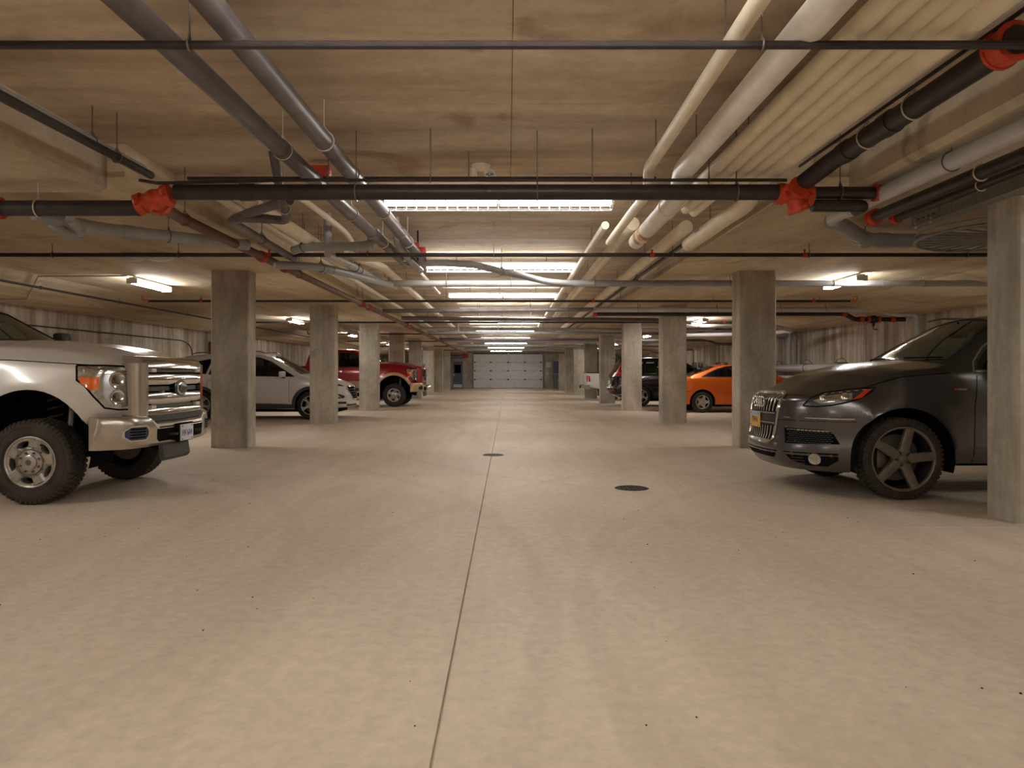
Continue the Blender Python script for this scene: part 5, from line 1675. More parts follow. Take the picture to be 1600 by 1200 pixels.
    for xx in (-1.66, -2.66):
        for sg in (1, -1):
            MB().bbox(xx - 0.10, xx + 0.10, sg * 0.985 - 0.02, sg * 0.985 + 0.02, 1.03, 1.06, 0.01).build('door_handle', M['chrome_dull'], c.root)
    c.patch([(-0.50, 0.97, 1.045), (-0.585, 0.97, 1.045), (-0.585, 0.97, 1.062), (-0.50, 0.97, 1.062)], (0, 1, 0), 'fender_badge', M['chrome_dull'], both=True, skirt=0.004)
    c.patch([(-0.47, 0.97, 1.045), (-0.492, 0.97, 1.045), (-0.492, 0.97, 1.062), (-0.47, 0.97, 1.062)], (0, 1, 0), 'fender_badge', M['bright_red'], both=True, skirt=0.004)
    # grille
    F = (1, 0, 0)
    gp = [(1, -0.40, 0.985), (1, -0.30, 1.005), (1, 0.30, 1.005), (1, 0.40, 0.985), (1, 0.425, 0.95), (1, 0.365, 0.54), (1, 0.33, 0.505), (1, -0.33, 0.505), (1, -0.365, 0.54), (1, -0.425, 0.95)]
    g = c.patch(gp, F, 'grille', M['void'], off=0.003, skirt=0.004)[0]
    c.seam(gp, F, 'grille_frame', 0.026, M['chrome'], both=False, loop=True, off=0.020, parent=g)

    def hw(z):
        return 0.365 + (0.425 - 0.365) * (z - 0.54) / 0.41
    for z0, z1 in ((0.525, 0.665), (0.815, 0.99)):
        for k in range(-6, 7):
            y = k * 0.0625
            yy0, yy1 = y * hw(z0) / 0.40, y * hw(z1) / 0.40
            c.patch([(1, yy0 - 0.007, z0), (1, yy0 + 0.007, z0), (1, yy1 + 0.007, z1), (1, yy1 - 0.007, z1)], F, 'grille_slat', M['chrome_dull'], off=0.014, skirt=0.012, parent=g)
    c.patch([(1, -0.375, 0.672), (1, 0.375, 0.672), (1, 0.395, 0.808), (1, -0.395, 0.808)], F, 'plate_panel', M['black_plastic'], off=0.014, skirt=0.01, parent=g)
    for z in (0.690, 0.790):
        c.patch([(1, 0.06, z), (1, 0.36, z), (1, 0.36, z + 0.010), (1, 0.06, z + 0.010)], F, 'panel_trim', M['chrome_dull'], off=0.02, skirt=0.006, parent=g)
    bx = c.bvh.ray_cast(Vector((5, 0, 0.9)), Vector((-1, 0, 0)))[0].x
    for k in range(4):
        MB().torus((bx + 0.030, 0.105 - 0.07 * k, 0.905), (1, 0, 0), 0.050, 0.0075, 28, 8).build('badge_ring', M['chrome'], g)
    px = c.bvh.ray_cast(Vector((5, -0.17, 0.72)), Vector((-1, 0, 0)))[0].x
    plate(c, px + 0.03, -0.09, 0.715, 0.31, 0.165, M['plate_sky'], M['plate_gold'], 'TNH6', M['plate_brown'])
    # headlamps
    for sg in (1, -1):
        d = (1, 1.0 * sg, 0.15)
        hl = [(0.80, 0.60, 0.88), (0.74, 0.64, 0.96), (0.66, 0.70, 1.015), (0.50, 0.82, 1.052), (0.36, 0.92, 1.072), (0.30, 0.95, 1.075), (0.33, 0.95, 1.04), (0.42, 0.92, 0.965), (0.50, 0.88, 0.93), (0.62, 0.80, 0.895), (0.72, 0.70, 0.875)]
        hl = [(a, sg * b, z) for a, b, z in hl]
        h = c.patch(hl, d, 'headlight', M['lamp_dark'], off=0.003, grid=0.03, skirt=0.02)[0]
        c.seam(hl, d, 'headlight_gap', 0.012, M['void'], both=False, loop=True, off=0.006, parent=h)
        rf = [(0.72, 0.66, 0.93), (0.62, 0.74, 0.99), (0.46, 0.86, 1.02), (0.46, 0.88, 0.955), (0.60, 0.80, 0.93), (0.68, 0.72, 0.905)]
        c.patch([(a, sg * b, z) for a, b, z in rf], d, 'lamp_reflector', M['reflector'], off=0.006, grid=0.03, skirt=0.004, parent=h)
        am = [(0.40, 0.925, 0.975), (0.47, 0.90, 0.955), (0.39, 0.93, 1.055), (0.335, 0.945, 1.062)]
        c.patch([(a, sg * b, z) for a, b, z in am], d, 'side_marker', M['red_orange'], off=0.010, grid=0.03, skirt=0.004, parent=h)
        for zx, zy, zz, rr in ((0.66, 0.72, 0.955, 0.030), (0.52, 0.84, 0.98, 0.034)):
            q, nr, _, _ = c.bvh.ray_cast(Vector((zx, sg * zy, zz)) + Vector(d).normalized() * 5, -Vector(d).normalized())
            if q:
                mt = Matrix.Translation(q + nr * 0.006) @ nr.to_track_quat('Z', 'Y').to_matrix().to_4x4()
                MB().lathe([(rr + .008, 0), (rr + .004, 0.006), (rr, 0.002), (rr * 0.8, 0.008), (0.0001, 0.014)], 20, mt).build('projector_lens', M['chrome'], h)
        for k in range(6):
            t = k / 5
            a = Vector((0.64, 0.71, 1.005)).lerp(Vector((0.38, 0.91, 1.055)), t)
            c.patch([(a.x + .012, sg * (a.y - .01), a.z - .008), (a.x - .012, sg * (a.y + .01), a.z - .004), (a.x - .012, sg * (a.y + .01), a.z + .006), (a.x + .012, sg * (a.y - .01), a.z + .002)], d, 'lamp_led', M['chrome'], off=0.009, skirt=0.004, parent=h)
        # bumper openings
        d2 = (1, 0.85 * sg, 0)
        up = [(0.95, 0.47, 0.66), (0.69, 0.77, 0.655), (0.62, 0.82, 0.62), (0.57, 0.86, 0.52), (0.94, 0.49, 0.505)]
        up = [(a, sg * b, z) for a, b, z in up]
        i1 = c.patch(up, d2, 'side_intake', M['void'], off=0.002, grid=0.04, skirt=0.01)[0]
        for k in range(6):
            z = 0.522 + 0.019 * k
            e0, e1 = Vector((0.93, 0.50, z)), Vector((0.60, 0.84, z))
            for q in range(12):
                a, b = e0.lerp(e1, (q + 0.1 + 0.5 * (k % 2)) / 13), e0.lerp(e1, (q + 0.85 + 0.5 * (k % 2)) / 13)
                c.patch([(a.x, sg * a.y, z), (b.x, sg * b.y, z), (b.x, sg * b.y, z + 0.005), (a.x, sg * a.y, z + 0.005)], d2, 'mesh_bar', M['grey_plastic'], off=0.007, skirt=0.004, parent=i1)
        for k in range(11):
            a = Vector((0.92, 0.51, 0.645)).lerp(Vector((0.66, 0.79, 0.640)), k / 10)
            c.patch([(a.x + .012, sg * (a.y - .011), a.z - .007), (a.x - .012, sg * (a.y + .011), a.z - .007), (a.x - .012, sg * (a.y + .011), a.z + .007), (a.x + .012, sg * (a.y - .011), a.z + .007)], d2, 'running_light', M['chrome'], off=0.010, skirt=0.006, parent=i1)
        fg = [(0.95, 0.47, 0.425), (0.58, 0.85, 0.43), (0.58, 0.85, 0.36), (0.66, 0.78, 0.295), (0.80, 0.64, 0.295), (0.90, 0.53, 0.34)]
        fg = [(a, sg * b, z) for a, b, z in fg]
        i2 = c.patch(fg, d2, 'fog_recess', M['void'], off=0.002, grid=0.04, skirt=0.01)[0]
        q, nr, _, _ = c.bvh.ray_cast(Vector((0.72, sg * 0.70, 0.37)) + Vector(d2).normalized() * 5, -Vector(d2).normalized())
        mt = Matrix.Translation(q + nr * 0.003) @ nr.to_track_quat('Z', 'Y').to_matrix().to_4x4()
        MB().lathe([(0.062, 0.0), (0.058, 0.014), (0.050, 0.010), (0.0001, 0.012)], 24, mt).build('fog_light', M['reflector'], i2)
        for k in range(4):
            z = 0.31 + 0.028 * k
            a, b = Vector((0.89, 0.54, z)), Vector((0.80, 0.63, z))
            c.patch([(a.x, sg * a.y, z), (b.x, sg * b.y, z), (b.x, sg * b.y, z + 0.006), (a.x, sg * a.y, z + 0.006)], d2, 'mesh_bar', M['grey_plastic'], off=0.006, skirt=0.004, parent=i2)
        c.seam([(0.78, 0.62, 0.765), (0.60, 0.80, 0.762), (0.46, 0.92, 0.765)], d2, 'bumper_crease', 0.010, M['chrome_dull'], both=False, off=0.001)
        c.seam([(0.93, 0.42, 0.735), (0.88, 0.50, 0.735), (0.55, 0.86, 0.735), (0.44, 0.93, 0.74)], d2, 'bumper_seam', 0.005, M['void'], both=False, off=0.001)
    c.patch([(1, -0.44, 0.425), (1, 0.44, 0.425), (1, 0.36, 0.345), (1, -0.36, 0.345)], F, 'lower_intake', M['void'], off=0.003, skirt=0.008)
    for ax in (0, -3.0):
        for sg in (1, -1):
            w = c.wheel(ax, R, 0.955, R, 0.26, 0.306, 'five_wide', 'rubber', tread=True, rim='alloy_dull', sg=sg, spin=0.716)
            if sg > 0:
                MB().bbox(ax + 0.12, ax + 0.21, 0.955 - 0.19, 0.955 - 0.10, R - 0.10, R + 0.10, 0.02).build('brake_caliper', M['disc'], w)
    MB().bbox(-3.5, 0.75, -0.5, 0.5, 0.27, 0.36, 0.03).build('underbody', M['void'], c.root)
    for sg in (1, -1):
        MB().tube([(-1.1, sg * 0.60, 1.80), (-1.25, sg * 0.60, 1.835), (-2.9, sg * 0.60, 1.815), (-3.1, sg * 0.60, 1.76)], 0.013, 8).build('roof_rail', M['galv'], c.root)
        MB().bbox(-3.98, -3.80, sg * 0.62 - 0.2, sg * 0.62 + 0.2, 0.98, 1.16, 0.03).build('tail_light', M['red_lens'], c.root)
    return c


graphite_suv()


# ================================================================ smaller cars
def common(c, axles, R, W, rr, style, yo, rim='alloy', spin=0.3, sills=None, arch_r=None, w_out=0.88):
    for ax in axles:
        for sg in (1, -1):
            c.wheel(ax, R, yo, R, W, rr, style, 'rubber_clean', rim=rim, sg=sg, spin=spin * sg)
    MB().bbox(axles[1] - 0.5, axles[0] + 0.6, -0.5, 0.5, 0.17, 0.32, 0.02).build('underbody', M['void'], c.root)


def windows(c, sides, ws, rear=None, gl='glass_dark', zmin=0.9):
    for w in sides:
        c.side_cut(w)
    c.cut(ws, 'z', lambda n, p: n.z > 0.1 and p.z > zmin and p.x > -1.6)
    if rear:
        c.cut(rear, 'z', lambda n, p: n.z > 0.1 and p.z > zmin and p.x < -1.6)
    c.finish()
    for w in sides:
        c.patch([(a, 0.9, b) for a, b in w], (0, 1, 0), 'side_window', M[gl], off=-0.005, skirt=0, both=True)
        c.seam([(a, 0.9, b) for a, b in w], (0, 1, 0), 'window_rubber', 0.022, M['black_plastic'], loop=True, off=0.003)
    c.patch([(a, b, 2) for a, b in ws], (0, 0, 1), 'windshield', M['glass'], off=-0.005, skirt=0, grid=0.08)
    c.seam([(a, b, 2) for a, b in ws], (0, 0, 1), 'windshield_rubber', 0.025, M['black_plastic'], both=False, loop=True, off=0.003)
    if rear:
        c.patch([(a, b, 2) for a, b in rear], (0, 0, 1), 'rear_window', M['glass_dark'], off=-0.005, skirt=0, grid=0.08)
        c.seam([(a, b, 2) for a, b in rear], (0, 0, 1), 'rear_window_rubber', 0.025, M['black_plastic'], both=False, loop=True, off=0.003)


def ring_trim(c, ax, az, r0, r1, mat, w, off=0.012, a0=-14, a1=194, name='arch_trim'):
    n = 20
    A = [math.radians(a0 + (a1 - a0) * k / n) for k in range(n + 1)]
    for k in range(0, n, 5):
        seg = [(ax + r1 * math.cos(a), w, az + r1 * math.sin(a)) for a in A[k:k + 6]] + [(ax + r0 * math.cos(a), w, az + r0 * math.sin(a)) for a in A[k:k + 6][::-1]]
        c.patch(seg, (0, 1, 0), name, mat, off=off, both=True, skirt=0.03)


SIDE = [(0, 0.92), (0.15, 0.96), (0.5, 1.0), (0.8, 0.985), (1.0, 0.955)]


def crossover_white():
    T = dict(xf=0.90, xr=-3.58, nx=90, vs=0.6,
             lo=[(-3.58, 0.42), (-3.2, 0.26), (-0.4, 0.24), (0.5, 0.24), (0.9, 0.28)],
             sh=[(-3.58, 1.05), (-3.0, 1.10), (-2.0, 1.03), (-0.3, 0.99), (0.3, 0.95), (0.9, 0.78)],
             top=[(-3.58, 1.08), (-3.50, 1.22), (-3.30, 1.48), (-3.20, 1.56), (-2.9, 1.60), (-2.0, 1.65), (-1.45, 1.645), (-1.05, 1.56), (-0.2, 1.10), (-0.12, 1.08), (0.3, 1.03), (0.65, 0.95), (0.9, 0.84)],
             crown=[(-3.6, 0.03), (-1.2, 0.05), (0.2, 0.06), (0.9, 0.03)],
             w=[(-3.58, 0.86), (-3.0, 0.915), (-0.5, 0.92), (0.9, 0.90)],
             tumble=[(-3.6, 0.5), (-1.2, 0.5), (-0.4, 0.8), (0.3, 1.4), (0.9, 2.0)],
             side=SIDE, Lf=0.95, Lr=0.5, fz=[(0.2, 0.10), (0.35, 0.0), (0.6, 0.0), (0.8, 0.05), (0.9, 0.12)], fy=0.62, fp=3.0, rz=[(0, 0.1), (0.5, 0), (1.3, 0.0)], ry=0.25, rp=3, smooth=2)
    c = Car('crossover_car', 'white crossover with black wheel-arch cladding, between the first two left columns', 'car', (-5.15, 20.38, 0), 0, 1.08, M['paint_white'], T)
    for ax in (0, -2.67):
        c.arch(ax, 0.35, 0.385, 0.18, 0.92, 0.6)
    sides = [[(-0.42, 1.045), (-0.62, 1.16), (-1.02, 1.40), (-1.28, 1.495), (-1.55, 1.525), (-1.57, 1.06)],
             [(-1.66, 1.06), (-1.64, 1.53), (-2.1, 1.525), (-2.38, 1.49), (-2.48, 1.10)],
             [(-2.56, 1.11), (-2.46, 1.48), (-2.9, 1.38), (-3.22, 1.26), (-3.0, 1.17)]]
    windows(c, sides, [(-0.28, -0.70), (-0.22, 0), (-0.28, 0.70), (-1.02, 0.56), (-1.08, 0), (-1.02, -0.56)], [(-3.28, -0.5), (-3.28, 0.5), (-3.50, 0.58), (-3.50, -0.58)])
    c.interior(-0.8, -3.0, 0.4, 0.98, 0.72, [(-1.45, 0.36, 0.5, 'interior'), (-1.45, -0.36, 0.5, 'interior'), (-2.35, 0, 1.25, 'interior')])
    ring_trim(c, 0, 0.35, 0.383, 0.46, M['grey_plastic'], 0.9)
    ring_trim(c, -2.67, 0.35, 0.383, 0.46, M['grey_plastic'], 0.9)
    c.patch([(-0.44, 0.9, 0.25), (-2.23, 0.9, 0.27), (-2.23, 0.9, 0.40), (-0.44, 0.9, 0.37)], (0, 1, 0), 'sill_cladding', M['grey_plastic'], off=0.014, both=True, skirt=0.02)
    c.patch([(-0.55, 0.9, 0.37), (-2.1, 0.9, 0.41), (-2.1, 0.9, 0.425), (-0.55, 0.9, 0.385)], (0, 1, 0), 'sill_strip', M['chrome_dull'], off=0.018, both=True, skirt=0.01)
    for x in (-0.52, -1.61, -2.5):
        c.seam([(x, 0.9, 0.42), (x, 0.9, 0.98)], (0, 1, 0))
    for x in (-1.46, -2.38):
        for sg in (1, -1):
            MB().bbox(x - 0.09, x + 0.09, sg * 0.93 - 0.015, sg * 0.93 + 0.015, 0.93, 0.955, 0.008).build('door_handle', M['chrome'], c.root)
    c.mirror(-0.66, 0.87, 1.10, 0.13, 0.2, 0.14, M['paint_white'])
    for sg in (1, -1):
        d = (1, 0.9 * sg, 0.1)
        hl = [(0.72, 0.50, 0.80), (0.66, 0.58, 0.86), (0.50, 0.72, 0.90), (0.22, 0.88, 0.945), (0.30, 0.87, 0.88), (0.50, 0.74, 0.815)]
        h = c.patch([(a, sg * b, z) for a, b, z in hl], d, 'headlight', M['lamp_dark'], off=0.005, grid=0.04)[0]
        c.patch([(a, sg * b, z) for a, b, z in [(0.62, 0.62, 0.83), (0.52, 0.70, 0.87), (0.40, 0.80, 0.89), (0.46, 0.76, 0.84)]], d, 'lamp_reflector', M['reflector'], off=0.010, grid=0.04, parent=h)
        fl_ = [(0.76, 0.55, 0.56), (0.66, 0.65, 0.61), (0.45, 0.80, 0.60), (0.36, 0.86, 0.53), (0.55, 0.76, 0.50), (0.74, 0.58, 0.51)]
        f_ = c.patch([(a, sg * b, z) for a, b, z in fl_], d, 'fog_bezel', M['black_plastic'], off=0.004, grid=0.05)[0]
        c.patch([(a, sg * b, z) for a, b, z in [(0.70, 0.62, 0.53), (0.62, 0.68, 0.585), (0.48, 0.78, 0.575), (0.50, 0.78, 0.53)]], d, 'fog_light', M['reflector'], off=0.010, grid=0.05, parent=f_)
        c.patch([(a, sg * b, z) for a, b, z in [(0.78, 0.5, 0.42), (0.4, 0.84, 0.43), (0.42, 0.84, 0.37), (0.78, 0.5, 0.37)]], d, 'lower_vent', M['black_plastic'], off=0.004, grid=0.05)
    gp = [(1, -0.44, 0.80), (1, 0.44, 0.80), (1, 0.42, 0.70), (1, 0.24, 0.48), (1, -0.24, 0.48), (1, -0.42, 0.70)]
    g = c.patch(gp, (1, 0, 0), 'grille', M['void'], off=0.004)[0]
    c.seam(gp, (1, 0, 0), 'grille_frame', 0.03, M['chrome'], both=False, loop=True, off=0.016, parent=g)
    for k in range(4):
        z = 0.53 + 0.065 * k
        w = 0.24 + 0.19 * (z - 0.48) / 0.22
        c.patch([(1, -w, z), (1, w, z), (1, w, z + 0.012), (1, -w, z + 0.012)], (1, 0, 0), 'grille_bar', M['grey_plastic'], off=0.012, parent=g)
    bx = c.bvh.ray_cast(Vector((5, 0, 0.76)), Vector((-1, 0, 0)))[0].x
    MB().torus((bx + .02, 0, 0.755), (1, 0, 0), 0.05, 0.008, 20, 6).build('badge', M['chrome'], g)
    c.patch([(1, -0.5, 0.36), (1, 0.5, 0.36), (1, 0.4, 0.27), (1, -0.4, 0.27)], (1, 0, 0), 'skid_plate', M['grey_plastic'], off=0.01)
    for sg in (1, -1):
        MB().tube([(-1.2, sg * 0.60, 1.62), (-1.3, sg * 0.60, 1.665), (-2.9, sg * 0.58, 1.63), (-3.0, sg * 0.58, 1.585)], 0.012, 8).build('roof_rail', M['galv'], c.root)
        MB().bbox(-3.56, -3.30, sg * 0.72 - 0.15, sg * 0.72 + 0.13, 1.0, 1.12, 0.03).build('tail_light', M['red_lens'], c.root)
    common(c, (0, -2.67), 0.345, 0.22, 0.232, 'double', 0.905, spin=0.2)


def coupe_orange():
    T = dict(xf=0.95, xr=-3.66, nx=90, vs=0.62,
             lo=[(-3.66, 0.34), (-3.2, 0.22), (0.5, 0.2), (0.95, 0.22)],
             sh=[(-3.66, 0.86), (-3.0, 0.955), (-2.0, 0.965), (-0.3, 0.90), (0.5, 0.78), (0.95, 0.60)],
             top=[(-3.66, 0.90), (-3.55, 1.00), (-3.15, 1.03), (-3.0, 1.045), (-2.2, 1.32), (-1.9, 1.375), (-1.5, 1.40), (-1.15, 1.37), (-0.25, 0.98), (0.3, 0.90), (0.75, 0.78), (0.95, 0.66)],
             crown=[(-3.7, 0.03), (-1.2, 0.05), (0.2, 0.05), (0.95, 0.03)],
             w=[(-3.66, 0.80), (-3.0, 0.855), (-0.5, 0.86), (0.95, 0.84)],
             tumble=[(-3.7, 0.9), (-3.0, 0.8), (-2.2, 0.62), (-1.2, 0.6), (0, 1.0), (0.95, 2)],
             side=SIDE, Lf=0.95, Lr=0.75, fz=[(0.2, 0.06), (0.4, 0.0), (0.7, 0.08)], fy=0.6, fp=3, rz=[(0.2, 0.08), (0.45, 0.0), (0.62, 0.02), (0.66, 0.07), (1.0, 0.10)], ry=0.42, rp=3.2, smooth=2)
    c = Car('coupe_car', 'metallic orange two-door coupe with its tail towards the aisle, behind the right columns', 'car', (6.0 + 2.64 * 1.1, 23.75, 0), 0, 1.1, M['paint_orange'], T)
    for ax in (0, -2.64):
        c.arch(ax, 0.31, 0.345, 0.15, 0.86, 0.55)
    sides = [[(-2.66, 1.00), (-2.45, 1.11), (-2.18, 1.225), (-1.95, 1.29), (-1.76, 1.305), (-1.70, 1.005)], [(-1.60, 1.005), (-1.68, 1.31), (-1.3, 1.30), (-1.05, 1.24), (-0.5, 0.97)]]
    windows(c, sides, [(-0.36, -0.66), (-0.36, 0.66), (-1.08, 0.54), (-1.08, -0.54)], [(-2.98, -0.60), (-2.24, -0.50), (-2.24, 0.50), (-2.98, 0.60)])
    c.interior(-0.8, -2.6, 0.3, 0.9, 0.66, [(-1.5, 0.35, 0.5, 'interior'), (-1.5, -0.35, 0.5, 'interior'), (-2.2, 0, 1.1, 'interior')])
    c.seam([(-0.42, 0.9, 0.25), (-0.42, 0.9, 0.88)], (0, 1, 0))
    c.seam([(-1.72, 0.9, 0.25), (-1.70, 0.9, 0.95)], (0, 1, 0))
    c.patch([(-0.5, 0.9, 0.60), (-2.05, 0.9, 0.60), (-2.08, 0.9, 0.615), (-2.05, 0.9, 0.63), (-0.5, 0.9, 0.63)], (0, 1, 0), 'side_moulding', M['paint_orange'], off=0.014, both=True, skirt=0.02)
    c.seam([(-3.62, 0.8, 0.60), (-3.0, 0.9, 0.60)], (-0.3, 1, 0), 'bumper_seam', 0.008)
    for sg in (1, -1):
        MB().bbox(-1.60, -1.44, sg * 0.865 - 0.015, sg * 0.865 + 0.015, 0.80, 0.83, 0.008).build('door_handle', M['paint_orange'], c.root)
        c.patch([(-3.6, sg * 0.42, 0.90), (-3.5, sg * 0.70, 0.90), (-3.28, sg * 0.83, 0.89), (-3.28, sg * 0.83, 0.76), (-3.5, sg * 0.70, 0.70), (-3.6, sg * 0.42, 0.70)], (-1, 0.5 * sg, 0), 'tail_light', M['red_lens'], off=0.006, grid=0.05)
        c.patch([(0.7, sg * 0.4, 0.62), (0.6, sg * 0.62, 0.64), (0.35, sg * 0.8, 0.66), (0.4, sg * 0.78, 0.54), (0.7, sg * 0.4, 0.52)], (1, 0.7 * sg, 0), 'headlight', M['reflector'], off=0.005)
    c.patch([(-3.6, -0.3, 0.46), (-3.6, 0.3, 0.46), (-3.6, 0.3, 0.58), (-3.6, -0.3, 0.58)], (-1, 0, 0), 'license_plate', M['plate_white'], off=0.008)
    c.mirror(-0.62, 0.82, 0.99, 0.11, 0.17, 0.11, M['paint_orange'])
    common(c, (0, -2.64), 0.30, 0.195, 0.19, 'star', 0.845)


def crossover_black():
    T = dict(xf=0.9, xr=-3.66, nx=90, vs=0.6,
             lo=[(-3.66, 0.42), (-3.2, 0.26), (0.5, 0.26), (0.9, 0.3)],
             sh=[(-3.66, 1.0), (-2.5, 1.08), (-0.3, 1.02), (0.9, 0.8)],
             top=[(-3.66, 1.02), (-3.60, 1.12), (-3.30, 1.52), (-3.22, 1.60), (-3.1, 1.645), (-2.2, 1.68), (-1.6, 1.68), (-1.15, 1.60), (-0.25, 1.12), (0.4, 1.05), (0.9, 0.86)],
             crown=[(-3.7, 0.03), (-1.2, 0.05), (0.9, 0.03)],
             w=[(-3.66, 0.87), (-3.0, 0.905), (0.9, 0.89)],
             tumble=[(-3.7, 0.42), (-1.2, 0.45), (-0.4, 0.9), (0.9, 2)],
             side=SIDE, Lf=0.9, Lr=0.5, fz=[(0.2, 0.08), (0.5, 0)], fy=0.55, fp=3, rz=[(0.2, 0.10), (0.45, 0.0), (0.66, 0.0), (0.72, 0.08), (1.1, 0.10)], ry=0.28, rp=3.5, smooth=2)
    c = Car('crossover_car', 'black crossover seen from behind with tall red tail lights, beside the third right column', 'car', (4.87 + 2.62 * 1.08, 28.05, 0), 0, 1.08, M['paint_black'], T)
    for ax in (0, -2.62):
        c.arch(ax, 0.35, 0.385, 0.18, 0.9, 0.6)
    sides = [[(-0.5, 1.07), (-1.1, 1.44), (-1.4, 1.53), (-1.6, 1.54), (-1.62, 1.08)], [(-1.7, 1.08), (-1.68, 1.545), (-2.4, 1.53), (-2.5, 1.11)], [(-2.58, 1.12), (-2.5, 1.52), (-2.9, 1.48), (-3.02, 1.22)]]
    windows(c, sides, [(-0.36, -0.70), (-0.36, 0.70), (-1.1, 0.56), (-1.1, -0.56)], [(-3.33, -0.54), (-3.33, 0.54), (-3.56, 0.60), (-3.56, -0.60)], gl='glass')
    c.interior(-0.8, -3.0, 0.4, 0.98, 0.72, [(-1.5, 0.36, 0.5, 'interior_light'), (-1.5, -0.36, 0.5, 'interior_light'), (-2.4, 0, 1.25, 'interior_light')])
    ring_trim(c, 0, 0.35, 0.383, 0.44, M['black_plastic'], 0.9)
    ring_trim(c, -2.62, 0.35, 0.383, 0.44, M['black_plastic'], 0.9)
    for sg in (1, -1):
        d = (-1, 0.7 * sg, 0)
        t = c.patch([(-3.62, sg * 0.50, 1.02), (-3.55, sg * 0.70, 1.02), (-3.2, sg * 0.88, 1.03), (-3.12, sg * 0.88, 1.16), (-3.40, sg * 0.76, 1.18), (-3.60, sg * 0.50, 1.12)], d, 'tail_light', M['red_lens'], off=0.012, grid=0.05)[0]
        c.patch([(-3.50, sg * 0.72, 1.17), (-3.34, sg * 0.78, 1.17), (-3.12, sg * 0.68, 1.52), (-3.22, sg * 0.62, 1.52)], d, 'upper_tail_lens', M['red_lens'], off=0.010, grid=0.05, parent=t)
        c.patch([(-3.60, sg * 0.55, 0.52), (-3.5, sg * 0.75, 0.52), (-3.5, sg * 0.75, 0.57), (-3.60, sg * 0.55, 0.57)], d, 'reflector', M['red_lens'], off=0.012)
        c.seam([(-3.60, sg * 0.45, 0.40), (-3.45, sg * 0.78, 0.40), (-3.2, sg * 0.88, 0.42)], d, 'bumper_chrome', 0.03, M['chrome'], both=False, off=0.014)
        for x in (-1.5, -2.42):
            MB().bbox(x - 0.09, x + 0.09, sg * 0.915 - 0.015, sg * 0.915 + 0.015, 0.98, 1.005, 0.008).build('door_handle', M['chrome'], c.root)
        MB().tube([(-1.2, sg * 0.60, 1.65), (-1.3, sg * 0.60, 1.70), (-2.9, sg * 0.58, 1.69), (-3.0, sg * 0.58, 1.64)], 0.012, 8).build('roof_rail', M['galv'], c.root)
    c.seam([(-3.62, -0.6, 0.93), (-3.62, 0.6, 0.93)], (-1, 0, 0), 'tailgate_chrome', 0.03, M['chrome'], both=False, off=0.014)
    c.patch([(-3.6, -0.26, 0.74), (-3.6, 0.26, 0.74), (-3.6, 0.26, 0.88), (-3.6, -0.26, 0.88)], (-1, 0, 0), 'license_plate', M['plate_white'], off=0.008)
    c.patch([(-3.2, 0.9, 0.64), (-0.6, 0.9, 0.66), (-0.6, 0.9, 0.68), (-3.2, 0.9, 0.66)], (0, 1, 0), 'side_moulding', M['chrome'], off=0.008, both=True)
    MB().bbox(-3.42, -3.12, -0.55, 0.55, 1.645, 1.675, 0.012).build('roof_spoiler', M['paint_black'], c.root)
    c.mirror(-0.7, 0.87, 1.12, 0.13, 0.2, 0.14)
    common(c, (0, -2.62), 0.345, 0.22, 0.225, 'double', 0.895)


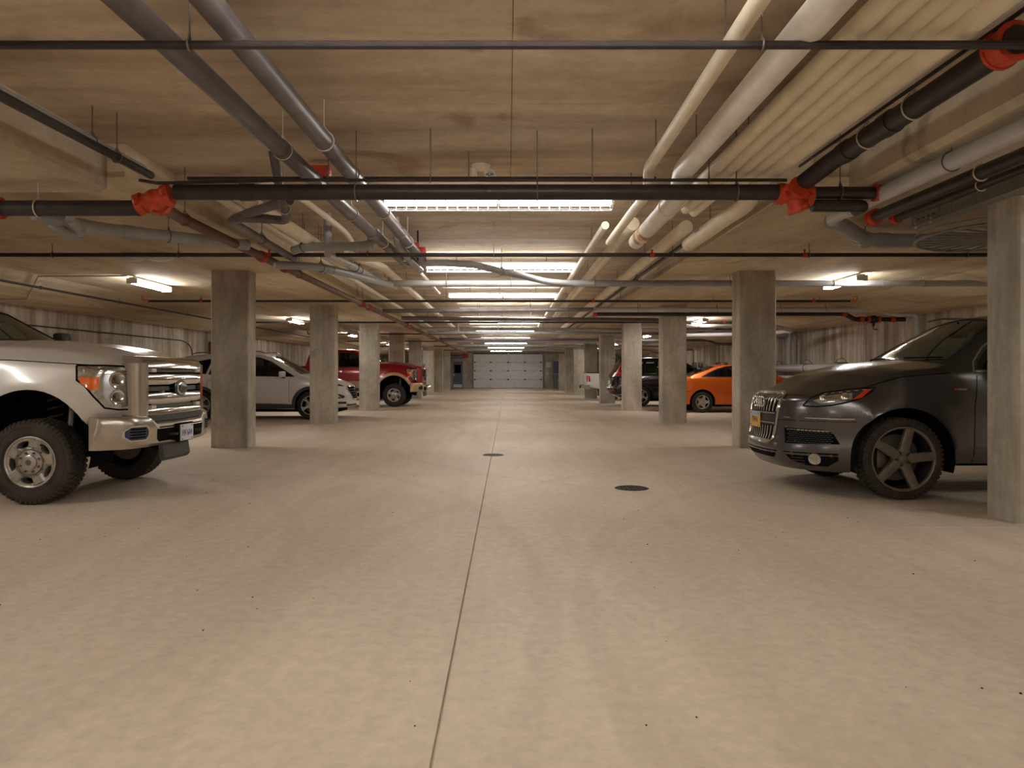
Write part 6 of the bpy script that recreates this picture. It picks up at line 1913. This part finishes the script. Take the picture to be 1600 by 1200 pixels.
def pickup_white_rear():
    T = dict(xf=0.85, xr=-4.72, nx=100, vs=0.6,
             lo=[(-4.72, 0.62), (-4.0, 0.5), (0.4, 0.42), (0.85, 0.45)],
             sh=[(-4.72, 1.20), (-2.4, 1.20), (-0.3, 1.14), (0.85, 1.0)],
             top=[(-4.72, 1.24), (-2.55, 1.24), (-2.45, 1.7), (-2.3, 1.78), (-1.4, 1.80), (-1.1, 1.74), (-0.35, 1.22), (0.5, 1.12), (0.85, 1.0)],
             crown=[(-4.8, 0.02), (-1.2, 0.05), (0.85, 0.03)],
             w=[(-4.72, 0.90), (-3.0, 0.915), (0.85, 0.90)],
             tumble=[(-4.8, 0.1), (-2.6, 0.1), (-2.4, 0.3), (-0.4, 0.6), (0.85, 1.5)],
             side=[(0, 0.95), (0.3, 1.0), (0.8, 0.99), (1, 0.97)], Lf=0.6, Lr=0.25, fz=[(0.2, 0.0)], fy=0.35, fp=3, rz=[(0, 0)], ry=0.10, rp=4, smooth=1)
    c = Car('pickup_truck', 'white pickup with its tailgate and chrome bumper towards the aisle, far right', 'pickup truck', (4.72 + 3.5, 34.3, 0), 0, 1.0, M['paint_offwhite'], T)
    for ax in (0, -3.5):
        c.arch(ax, 0.42, 0.45, 0.35, 0.91, 0.55)
    sides = [[(-0.55, 1.22), (-1.1, 1.62), (-1.35, 1.66), (-1.4, 1.22)], [(-1.5, 1.22), (-1.45, 1.67), (-2.2, 1.66), (-2.3, 1.22)]]
    windows(c, sides, [(-0.5, -0.66), (-0.5, 0.66), (-1.04, 0.56), (-1.04, -0.56)], None, zmin=1.15)
    c.interior(-0.9, -2.3, 0.6, 1.15, 0.72, [(-1.5, 0.36, 0.5, 'interior'), (-1.5, -0.36, 0.5, 'interior')])
    MB().bbox(-4.66, -2.62, -0.80, 0.80, 1.235, 1.262, 0.008).build('bed_cover', M['black_plastic'], c.root)
    for sg in (1, -1):
        c.patch([(-4.66, sg * 0.84, 1.12), (-4.60, sg * 0.90, 1.12), (-4.54, sg * 0.91, 1.10), (-4.50, sg * 0.91, 0.86), (-4.60, sg * 0.90, 0.82), (-4.66, sg * 0.84, 0.84)], (-1, 0.8 * sg, 0), 'tail_light', M['red_lens'], off=0.006, grid=0.05)
    c.patch([(-4.66, -0.7, 0.72), (-4.66, 0.7, 0.72), (-4.66, 0.7, 1.19), (-4.66, -0.7, 1.19)], (-1, 0, 0), 'tailgate', M['paint_offwhite'], off=0.012)
    MB().bbox(-4.735, -4.70, -0.09, 0.09, 1.04, 1.10, 0.008).build('tailgate_handle', M['void'], c.root)

    def plan(y):
        return -4.86 + 0.14 * (abs(y) / 0.92) ** 3
    sweep_y([(0.2, 0.50), (0.0, 0.52), (-0.01, 0.60), (0.0, 0.69), (0.2, 0.71)], [-0.92, -0.85, -0.7, -0.4, 0, 0.4, 0.7, 0.85, 0.92], plan).build('rear_bumper', M['chrome_dull'], c.root)
    MB().bbox(-4.885, -4.86, -0.16, 0.16, 0.54, 0.66, 0.006).build('license_plate', M['void'], c.root)
    c.mirror(-0.8, 0.92, 1.3, 0.12, 0.2, 0.2, M['black_plastic'])
    common(c, (0, -3.5), 0.37, 0.24, 0.215, 'star', 0.90)


def van_white():
    T = dict(xf=0.95, xr=-3.0, nx=80, vs=0.5,
             lo=[(-4.2, 0.4), (0.5, 0.32), (0.95, 0.35)],
             sh=[(-4.2, 1.35), (-0.6, 1.35), (0.0, 1.25), (0.95, 1.0)],
             top=[(-3.0, 2.05), (-2.85, 2.2), (-0.9, 2.22), (-0.6, 2.12), (0.15, 1.42), (0.6, 1.28), (0.95, 1.05)],
             crown=[(-4.2, 0.06), (0.95, 0.04)], w=[(-4.2, 0.95), (0.95, 0.93)],
             tumble=[(-4.2, 0.12), (-0.6, 0.14), (0.2, 0.8), (0.95, 1.6)], side=SIDE, Lf=0.6, Lr=0.2, fz=[(0, 0)], fy=0.35, fp=3, rz=[(0, 0)], ry=0.05, rp=3, smooth=2)
    c = Car('delivery_van', 'white van with a dark windscreen, glimpsed behind the red pickup and the fourth left column', 'van', (-6.0, 34.2, 0), 0, 1.0, M['paint_offwhite'], T)
    for ax in (0, -2.3):
        c.arch(ax, 0.36, 0.42, 0.2, 0.95, 0.6)
    windows(c, [[(-0.1, 1.42), (-0.6, 1.88), (-1.2, 1.90), (-1.2, 1.40)]], [(0.05, -0.78), (0.05, 0.78), (-0.5, 0.74), (-0.5, -0.74)], None, gl='glass_dark', zmin=1.3)
    c.interior(-0.4, -1.6, 0.6, 1.3, 0.8, [(-1.0, 0.4, 0.5, 'interior'), (-1.0, -0.4, 0.5, 'interior')])
    c.mirror(-0.25, 0.95, 1.5, 0.12, 0.2, 0.26, M['black_plastic'])
    common(c, (0, -2.3), 0.34, 0.22, 0.2, 'star', 0.93)


crossover_white()
coupe_orange()
crossover_black()
pickup_white_rear()
van_white()

# vertical pipes: a stocked rack edge seen through the gap between the fourth and fifth left columns
tag(MB().bbox(-6.6, -6.3, 38.0, 38.6, 0, 1.9, 0.02).build('storage_locker', M['rust_frame']), 'dark brown locker glimpsed between the fourth and fifth left columns', 'locker')
